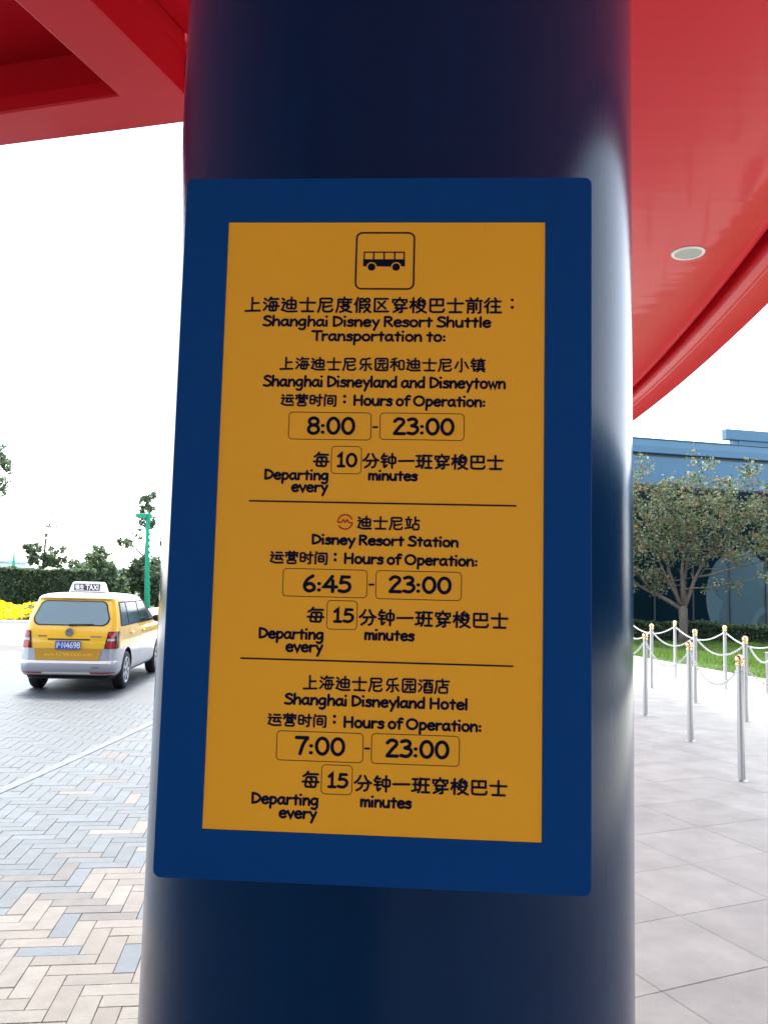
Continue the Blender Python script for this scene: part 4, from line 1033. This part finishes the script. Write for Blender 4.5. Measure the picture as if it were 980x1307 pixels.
mb = MB(); mb.tube([(0, 0, 0), (0, 0, 2.0), (0, 0, 4.0)], [0.24, 0.20, 0.07], 8); mb.build('cone_base', M['teal_paint'], sl)
mb = MB(); mb.tube([(0, 0, 5.0), (-0.05, 0, 5.3), (-0.3, 0, 5.5), (-0.8, 0, 5.55)], [0.03, 0.03, 0.025, 0.03], 6); mb.build('curved_arm', M['grey_metal'], sl)
for (x, y, w_, h_, lab) in [(-62, 120, 10, 4.0, 'low pale far building above the hedge at the left border'), (-46.5, 130, 8, 3.3, 'small pale far building between hedge and round tree')]:
    b = empty('far_building', (x, y, 0), label=lab, cat='building')
    mb = MB(); mb.box((-w_ / 2, 0, 0), (w_ / 2, 8, h_)); mb.build('wall', M['pale_bldg'], b)
    mb = MB(); mb.box((-w_ / 2 - 0.3, -0.3, h_ + 0.002), (w_ / 2 + 0.3, 8.3, h_ + 0.35)); mb.build('roof', M['pale_roof'], b)
    for k in range(int(w_ / 2)):
        mb = MB(); mb.box((-w_ / 2 + 0.5 + 2 * k, -0.03, h_ - 1.6), (-w_ / 2 + 1.7 + 2 * k, -0.002, h_ - 0.5)); mb.build('window', M['car_glass'], b)

# ================================================================== TAXI
LV = [  # z, rear y, front y, half width, rear corner radius, front corner radius
 (0.24, 0.14, 4.08, 0.74, 0.20, 0.3), (0.29, 0.05, 4.16, 0.80, 0.20, 0.35), (0.36, 0.01, 4.2, 0.828, 0.20, 0.40), (0.46, 0.0, 4.2, 0.835, 0.20, 0.42), (0.495, 0.01, 4.19, 0.836, 0.20, 0.42),
 (0.51, 0.055, 4.18, 0.836, 0.19, 0.42), (0.60, 0.065, 4.17, 0.838, 0.18, 0.42), (0.695, 0.072, 4.14, 0.838, 0.18, 0.42),
 (0.80, 0.08, 4.10, 0.836, 0.18, 0.42), (0.90, 0.10, 3.98, 0.83, 0.17, 0.42), (0.96, 0.115, 3.75, 0.822, 0.17, 0.40), (1.02, 0.135, 3.25, 0.81, 0.17, 0.35),
 (1.06, 0.15, 3.08, 0.80, 0.17, 0.30), (1.20, 0.20, 2.86, 0.765, 0.16, 0.28), (1.34, 0.26, 2.60, 0.725, 0.15, 0.26), (1.44, 0.315, 2.40, 0.69, 0.15, 0.26),
 (1.475, 0.29, 2.28, 0.672, 0.16, 0.28), (1.505, 0.30, 2.15, 0.645, 0.20, 0.3), (1.535, 0.36, 1.95, 0.57, 0.28, 0.3), (1.552, 0.50, 1.7, 0.42, 0.28, 0.3), (1.558, 0.75, 1.4, 0.2, 0.18, 0.18)]
def lvl(z):
    if z <= LV[0][0]: return LV[0][1:]
    for a, b in zip(LV, LV[1:]):
        if a[0] <= z <= b[0]:
            t = (z - a[0]) / (b[0] - a[0]); return tuple(p + (q - p) * t for p, q in zip(a[1:], b[1:]))
    return LV[-1][1:]
def loop(z):
    y0, y1, w_, rr, rf = lvl(z); out = []
    for cx, cy, rad, a0 in ((w_ - rr, y0 + rr, rr, 270), (w_ - rf, y1 - rf, rf, 0), (-w_ + rf, y1 - rf, rf, 90), (-w_ + rr, y0 + rr, rr, 180)):
        for k in range(7):
            a = R(a0 + 15 * k); out.append((cx + rad * math.cos(a), cy + rad * math.sin(a), z))
    return out
def rear_y(x, z, off=0.0):
    y0, y1, w_, rr, rf = lvl(z); d = abs(x) - (w_ - rr)
    if d <= 0: return y0 - off
    d = min(d, rr * 0.995); return y0 + rr - math.sqrt(rr * rr - d * d) - off
def side_x(z, off=0.0): return lvl(z)[2] + off
taxi = empty('taxi', (-4.875, 12.55, 0), R(4.5), label='yellow and silver taxi minivan with roof sign, seen from behind on the left', cat='taxi')
def loft(name, z0, z1, m, lo_cap=True, hi_cap=True):
    zs = [z0] + [l[0] for l in LV if z0 < l[0] < z1] + [z1]; mb = MB(); n = 28
    for z in zs: mb.v += loop(z)
    for i in range(len(zs) - 1):
        for k in range(n): mb.f.append((i * n + k, i * n + (k + 1) % n, (i + 1) * n + (k + 1) % n, (i + 1) * n + k)); mb.m.append(0)
    if lo_cap: mb.f.append(tuple(reversed(range(n)))); mb.m.append(0)
    if hi_cap: mb.f.append(tuple((len(zs) - 1) * n + k for k in range(n))); mb.m.append(0)
    return mb.build(name, m, taxi)
lower = loft('lower_body', 0.24, 0.695, [M['taxi_silver'], M['black']])
WY = (0.80, 3.28); WR = 0.305
cut = MB()
for y in WY:
    for s in (-1, 1): cut.lathe([(0.0005, s * 0.50), (0.365, s * 0.50), (0.365, s * 1.0), (0.0005, s * 1.0)], 28, c=(0, y, 0.315), axis='x')
co = cut.build('wheel_cut', [M['black']]); recalc(co); recalc(lower)
md = lower.modifiers.new('arches', 'BOOLEAN'); md.operation = 'DIFFERENCE'; md.object = co; md.solver = 'EXACT'
try: md.material_mode = 'TRANSFER'
except Exception: pass
co.matrix_world = Matrix.Identity(4); co.parent = taxi
bpy.context.view_layer.update()
dg = bpy.context.evaluated_depsgraph_get()
nm = bpy.data.meshes.new_from_object(lower.evaluated_get(dg)); lower.modifiers.clear(); lower.data = nm; bpy.data.objects.remove(co)
autosmooth(lower, 30)
autosmooth(loft('body', 0.6955, 1.4745, M['taxi_yellow']), 30)
autosmooth(loft('roof', 1.475, 1.558, M['taxi_white']), 40)
def rear_patch(name, xa, xb, za, zb, m, off=0.006, parent=None, nx=10, nz=4, xat=None, xbt=None, r=0.0):
    xat = xa if xat is None else xat; xbt = xb if xbt is None else xbt
    mb = MB()
    for i in range(nz + 1):
        t = i / nz; z = za + (zb - za) * t
        for k in range(nx + 1):
            u = k / nx; a = xa + (xat - xa) * t; b = xb + (xbt - xb) * t
            x = a + (b - a) * u; e = min(u, 1 - u); zz = z
            if r:                                        # pull corners in
                c = max(0, 1 - e * (abs(b - a)) / r); q = 1 - math.sqrt(max(0, 1 - c * c)); zc_ = (za + zb) / 2; zz = zc_ + (z - zc_) * (1 - q * r * 2 / (zb - za) * 0.9)
            mb.v.append((x, rear_y(x, zz, off), zz))
    w_ = nx + 1
    for i in range(nz):
        for k in range(nx): a = i * w_ + k; mb.f.append((a, a + 1, a + w_ + 1, a + w_)); mb.m.append(0)
    return mb.build(name, M[m], parent or taxi, smooth=True)
rw = rear_patch('rear_window', -0.665, 0.665, 1.045, 1.435, 'black', 0.005, nx=80, nz=8, xat=-0.60, xbt=0.60, r=0.13)
rear_patch('pane', -0.64, 0.64, 1.062, 1.420, 'car_glass', 0.010, rw, nx=80, nz=8, xat=-0.578, xbt=0.578, r=0.12)
rear_patch('spoiler_lip', -0.20, 0.20, 1.452, 1.470, 'taxi_ochre', 0.03)
sh_ = tree('low_shrub', 'small light green shrub in front of the white car', None, (-8.3, 27.0, 0), [(0, 0, 0, 0.04), (0, 0, 0.3, 0.03)], [((0, 0, 0.2), (-0.4, 0, 0.5), 0.02, 0.01), ((0, 0, 0.2), (0.4, 0, 0.5), 0.02, 0.01)], [(0, 0, 0.35, 0.8, 0.4, 0.3, 1)], 900, 0.10, ['leaf_light', 'leaf_mid'], [2, 1], 77, cat='shrub')
tg = rear_patch('tailgate_lower_panel', -0.535, 0.535, 0.515, 0.694, 'taxi_ochre', 0.012, xat=-0.575, xbt=0.575)
rear_patch('bumper_ledge_highlight', -0.80, 0.80, 0.47, 0.508, 'taxi_white', 0.004, nx=24)  # white strip paints the highlight along the bumper ledge
rear_patch('bumper_groove', -0.80, -0.40, 0.315, 0.335, 'lens_red', 0.006); rear_patch('bumper_groove', 0.40, 0.80, 0.315, 0.335, 'lens_red', 0.006)
rear_patch('lower_valance', -0.76, 0.76, 0.22, 0.285, 'black', 0.012, nx=20)
rear_patch('silver_strip', -0.42, 0.42, 0.305, 0.335, 'taxi_white', 0.006, nx=12)
rear_patch('plate_top_strip', -0.36, 0.36, 0.825, 0.845, 'black', 0.006)  # flat black strip laid on the tailgate above the number plate
for s in (-1, 1):
    lm = rear_patch('tail_lamp', s * 0.615, s * 0.8335, 0.70, 0.965, 'lens_dark', 0.010, xat=s * 0.665, xbt=s * 0.8205, nx=10, nz=6)
    rear_patch('brake_lens', s * 0.655, s * 0.79, 0.71, 0.80, 'lens_red', 0.014, lm, r=0.03, nz=6)
    rear_patch('reverse_lens', s * 0.665, s * 0.785, 0.815, 0.855, 'lens_clear', 0.014, lm)
    rear_patch('turn_lens', s * 0.68, s * 0.78, 0.875, 0.945, 'lens_red', 0.014, lm, r=0.03, nz=6)
    mb = MB(); x_ = lambda z: s * side_x(z, 0.006)
    mb.poly([(x_(0.70), 0.25, 0.70), (x_(0.70), 0.32, 0.70), (x_(0.95), 0.30, 0.95), (x_(0.95), 0.27, 0.95)]); mb.build('lamp_side', M['lens_dark'], lm)
# wiper, emblem, plate, words
wp = MB(); wp.tube([(-0.02, rear_y(0, 1.055, 0.03), 1.055), (0.12, rear_y(0, 1.065, 0.03), 1.062), (0.40, rear_y(0, 1.07, 0.025), 1.075)], [0.018, 0.010, 0.005], 6); wp.build('wiper', M['black'], taxi)
eb = MB(); ye = rear_y(0, 0.95, 0.012)
eb.lathe([(0.0005, 0.0), (0.050, -0.004), (0.062, -0.010), (0.068, 0.0)], 28, c=(-0.005, ye, 0.945), axis='y'); em = eb.build('emblem', M['grey_metal'], taxi, smooth=True)
mb = MB(); 
for p in ([(-0.024, 0.990), (-0.005, 0.950), (0.014, 0.990)], [(-0.052, 0.962), (-0.028, 0.902), (-0.005, 0.944), (0.018, 0.902), (0.042, 0.962)]): ribbon(mb, p, False, 0.015, 0)
ribbon(mb, [(-0.005 + 0.058 * math.cos(R(a)), 0.945 + 0.058 * math.sin(R(a))) for a in range(0, 360, 15)], True, 0.016, 0)
mb.v = [(x, ye - 0.014 + y, z) for x, y, z in mb.v]; mb.build('emblem_letters', M['chrome'], em)
yp = rear_y(0.0, 0.70, 0.02)
mb = MB(); mb.box((-0.215, yp - 0.012, 0.685), (0.215, yp, 0.812)); np_ = mb.build('number_plate', M['plate_blue'], taxi)
mb = MB(); letter_line(mb, '沪', 'c', -0.198, -0.140, 0.702, 0.796, 0.010, 0); letter_line(mb, 'N4698', 'l', -0.105, 0.208, 0.706, 0.792, 0.014, 0)
ribbon(mb, [(-0.124, 0.748), (-0.120, 0.748)], False, 0.013, 0)
mb.v = [(x, yp - 0.013 + y, z) for x, y, z in mb.v]; mb.build('plate_characters', M['white_paint'], np_)
mb = MB(); letter_line(mb, 'www.62580000.com', 'l', -0.40, 0.42, 0.575, 0.635, 0.011, 0)
mb.v = [(x, rear_y(x, 0.6, 0.014) + y, z) for x, y, z in mb.v]; mb.build('web_address', M['taxi_yellow'], tg)
for xa, xb in ((-0.53, -0.38), (0.36, 0.56)): rear_patch('badge', xa, xb, 0.875, 0.892, 'chrome' if xa < 0 else 'grey_metal', 0.010)
rear_patch('fleet_number', 0.44, 0.56, 0.395, 0.425, 'grey_metal', 0.008)
# side glass
for s in (-1, 1):
    def side_poly(name, pts, m, off=0.006, parent=None):
        mb = MB(); mb.poly([(s * side_x(z, off), y, z) for y, z in (pts if s > 0 else pts[::-1])]); return mb.build(name, M[m], parent or taxi)
    def side_strip(name, ya0, yb0, ya1, yb1, z0, z1, m, off, parent=None):
        mb = MB(); n = 4
        for i in range(n + 1):
            t = i / n; z = z0 + (z1 - z0) * t
            mb.v += [(s * side_x(z, off), ya0 + (ya1 - ya0) * t, z), (s * side_x(z, off), yb0 + (yb1 - yb0) * t, z)]
        for i in range(n):
            f = (2 * i, 2 * i + 1, 2 * i + 3, 2 * i + 2); mb.f.append(f if s > 0 else f[::-1]); mb.m.append(0)
        return mb.build(name, M[m], parent or taxi, smooth=True)
    fr_ = side_strip('window_surround', 0.36, 2.98, 0.50, 2.30, 1.035, 1.425, 'black', 0.004)
    side_strip('side_pane', 0.42, 0.86, 0.56, 0.86, 1.055, 1.405, 'car_glass_side', 0.009, fr_)
    side_strip('side_pane', 0.93, 1.66, 0.93, 1.66, 1.055, 1.405, 'car_glass_side', 0.009, fr_)
    side_strip('side_pane', 1.74, 2.55, 1.74, 2.22, 1.055, 1.405, 'car_glass_side', 0.009, fr_)
    side_strip('roof_rail', 0.55, 2.1, 0.6, 2.0, 1.445, 1.47, 'taxi_white', 0.012)
    side_strip('waist_line', 0.5, 3.4, 0.5, 3.4, 0.698, 0.712, 'taxi_silver', 0.004)
    for yy_ in (1.0, 1.85): 
        mb = MB(); mb.box((s * side_x(0.9) - 0.002, yy_, 0.89), (s * side_x(0.9) + 0.028 * s, yy_ + 0.16, 0.925)) if s > 0 else mb.box((s * side_x(0.9) - 0.028, yy_, 0.89), (s * side_x(0.9) + 0.002, yy_ + 0.16, 0.925)); bevel(mb.build('door_handle', M['taxi_yellow'], taxi), 0.008)
    for yd in (0.93, 1.70, 2.65): side_strip('door_gap', yd, yd + 0.008, yd, yd + 0.008, 0.30 if yd > 1 else 0.70, 1.03, 'black', 0.003)
    mb = MB(); x0 = s * side_x(1.05)
    mb.tube([(x0, 2.55, 1.07), (x0 + s * 0.08, 2.55, 1.08)], 0.015, 6)
    mb.lathe([(0.0005, 0.0), (0.05, 0.0), (0.065, 0.03), (0.06, 0.08), (0.0005, 0.10)], 12, c=(x0 + s * 0.15, 2.50, 1.09), axis='y'); mb.v = [(x0 + s * 0.15 + (x - x0 - s * 0.15) * (1.25 if abs(x - x0) > 0.081 or True else 1), y, z) for x, y, z in mb.v]
    mb.build('door_mirror', M['black'], taxi, smooth=True)
    for y in WY:
        wh = empty('wheel', (s * 0.735, y, WR)); wh.parent = taxi
        mb = MB(); mb.lathe([(0.205, -0.095), (0.275, -0.10), (0.30, -0.08), (WR, -0.05), (WR, 0.05), (0.30, 0.08), (0.275, 0.10), (0.205, 0.095)], 32, axis='x'); mb.build('tyre', M['black'], wh, smooth=True)
        mb = MB(); mb.lathe([(0.205, -0.095 * s * -1), (0.19, 0.07 * s), (0.0005, 0.055 * s)], 32, axis='x'); mb.build('wheel_disc', M['grey_metal'], wh, smooth=True)
        mb = MB()
        for k in range(7):
            a = 2 * math.pi * k / 7; c, d = math.cos(a), math.sin(a); w_ = 0.030; X0, X1 = s * 0.060, s * 0.098
            P_ = [(0.03 * c - w_ * d, 0.03 * d + w_ * c), (0.03 * c + w_ * d, 0.03 * d - w_ * c), (0.195 * c + w_ * 0.8 * d, 0.195 * d - w_ * 0.8 * c), (0.195 * c - w_ * 0.8 * d, 0.195 * d + w_ * 0.8 * c)]
            mb.add([(X0, p, q_) for p, q_ in P_] + [(X1, p, q_) for p, q_ in P_], [(0, 1, 2, 3), (7, 6, 5, 4), (0, 4, 5, 1), (1, 5, 6, 2), (2, 6, 7, 3), (3, 7, 4, 0)])
        mb.lathe([(0.188, 0.085 * s), (0.195, 0.100 * s), (0.21, 0.100 * s), (0.215, 0.09 * s)], 32, axis='x')
        mb.build('spokes', M['taxi_silver'], wh)
# roof sign
rs = MB(); P_ = [(-0.34, 1.56), (0.34, 1.56), (0.29, 1.715), (0.26, 1.735), (-0.26, 1.735), (-0.29, 1.715)]
k = len(P_); ys0, ys1 = 0.92, 1.14
rs.add([(x, ys0 + (z - 1.56) * 0.25, z) for x, z in P_] + [(x, ys1 - (z - 1.56) * 0.25, z) for x, z in P_], [tuple(range(k)), tuple(reversed(range(k, 2 * k)))] + [(i, k + i, k + (i + 1) % k, (i + 1) % k) for i in range(k)])
ts = rs.build('roof_sign', M['taxi_white'], taxi); recalc(ts); bevel(ts, 0.015)
mb = MB(); mb.box((-0.245, 0.925, 1.590), (0.225, 0.945, 1.700)); sp_ = mb.build('sign_face', M['facade_dark'], ts); 
mb = MB(); letter_line(mb, '强生', 'c', -0.225, -0.06, 1.603, 1.688, 0.010, 0); mb.v = [(x, 0.9235 + y, z) for x, y, z in mb.v]; mb.build('sign_characters', M['white_paint'], sp_)
mb = MB(); letter_line(mb, 'TAXI', 'l', -0.03, 0.21, 1.606, 1.686, 0.015, 0)
mb.v = [(x, 0.9235 + y, z) for x, y, z in mb.v]; mb.build('sign_lettering', M['white_paint'], sp_)
mb = MB(); mb.box((-0.30, 0.90, 1.552), (0.30, 1.16, 1.5595)); mb.build('sign_base', M['black'], taxi)
mb = MB(); mb.tube([(-0.28, 0.62, 1.545), (-0.28, 0.60, 1.575)], [0.02, 0.008], 8); mb.build('aerial', M['black'], taxi)
mb = MB(); mb.box((-0.60, 0.3, 0.20), (0.60, 3.9, 0.26)); mb.build('underbody', M['black'], taxi)

taxi.scale = (0.89, 1, 1)
# white car far behind
wc_ = empty('white_car', (-6.38, 29.5, 0), R(90), label='small part of a white car behind the taxi, beside the green lamp post', cat='car')
def simple_loft(LV_, name, m, parent):
    mb = MB(); n = 28
    for z, y0, y1, w_, rr in LV_:
        for cx, cy, a0 in ((w_ - rr, y0 + rr, 270), (w_ - rr, y1 - rr, 0), (-w_ + rr, y1 - rr, 90), (-w_ + rr, y0 + rr, 180)):
            for k in range(7): a = R(a0 + 15 * k); mb.v.append((cx + rr * math.cos(a), cy + rr * math.sin(a), z))
    for i in range(len(LV_) - 1):
        for k in range(n): mb.f.append((i * n + k, i * n + (k + 1) % n, (i + 1) * n + (k + 1) % n, (i + 1) * n + k)); mb.m.append(0)
    mb.f.append(tuple(reversed(range(n)))); mb.m.append(0); mb.f.append(tuple((len(LV_) - 1) * n + k for k in range(n))); mb.m.append(0)
    return autosmooth(mb.build(name, m, parent), 35)
simple_loft([(0.25, -2.1, 2.1, 0.82, 0.3), (0.5, -2.2, 2.2, 0.88, 0.35), (0.75, -2.2, 2.15, 0.88, 0.35), (0.92, -2.1, 1.2, 0.84, 0.3)], 'body', M['white_paint'], wc_)
simple_loft([(0.921, -1.7, 1.0, 0.78, 0.25), (1.25, -1.2, 0.35, 0.66, 0.2), (1.36, -1.0, 0.2, 0.6, 0.2)], 'cabin', M['car_glass_side'], wc_)
simple_loft([(1.361, -1.02, 0.22, 0.61, 0.2), (1.41, -0.9, 0.1, 0.5, 0.2)], 'roof', M['white_paint'], wc_)
for x in (-0.78, 0.78):
    for y in (-1.35, 1.4):
        mb = MB(); mb.lathe([(0.0005, -0.1), (0.3, -0.1), (0.31, 0.0), (0.3, 0.1), (0.0005, 0.1)], 20, c=(x, y, 0.31), axis='x'); mb.build('wheel', M['black'], wc_)
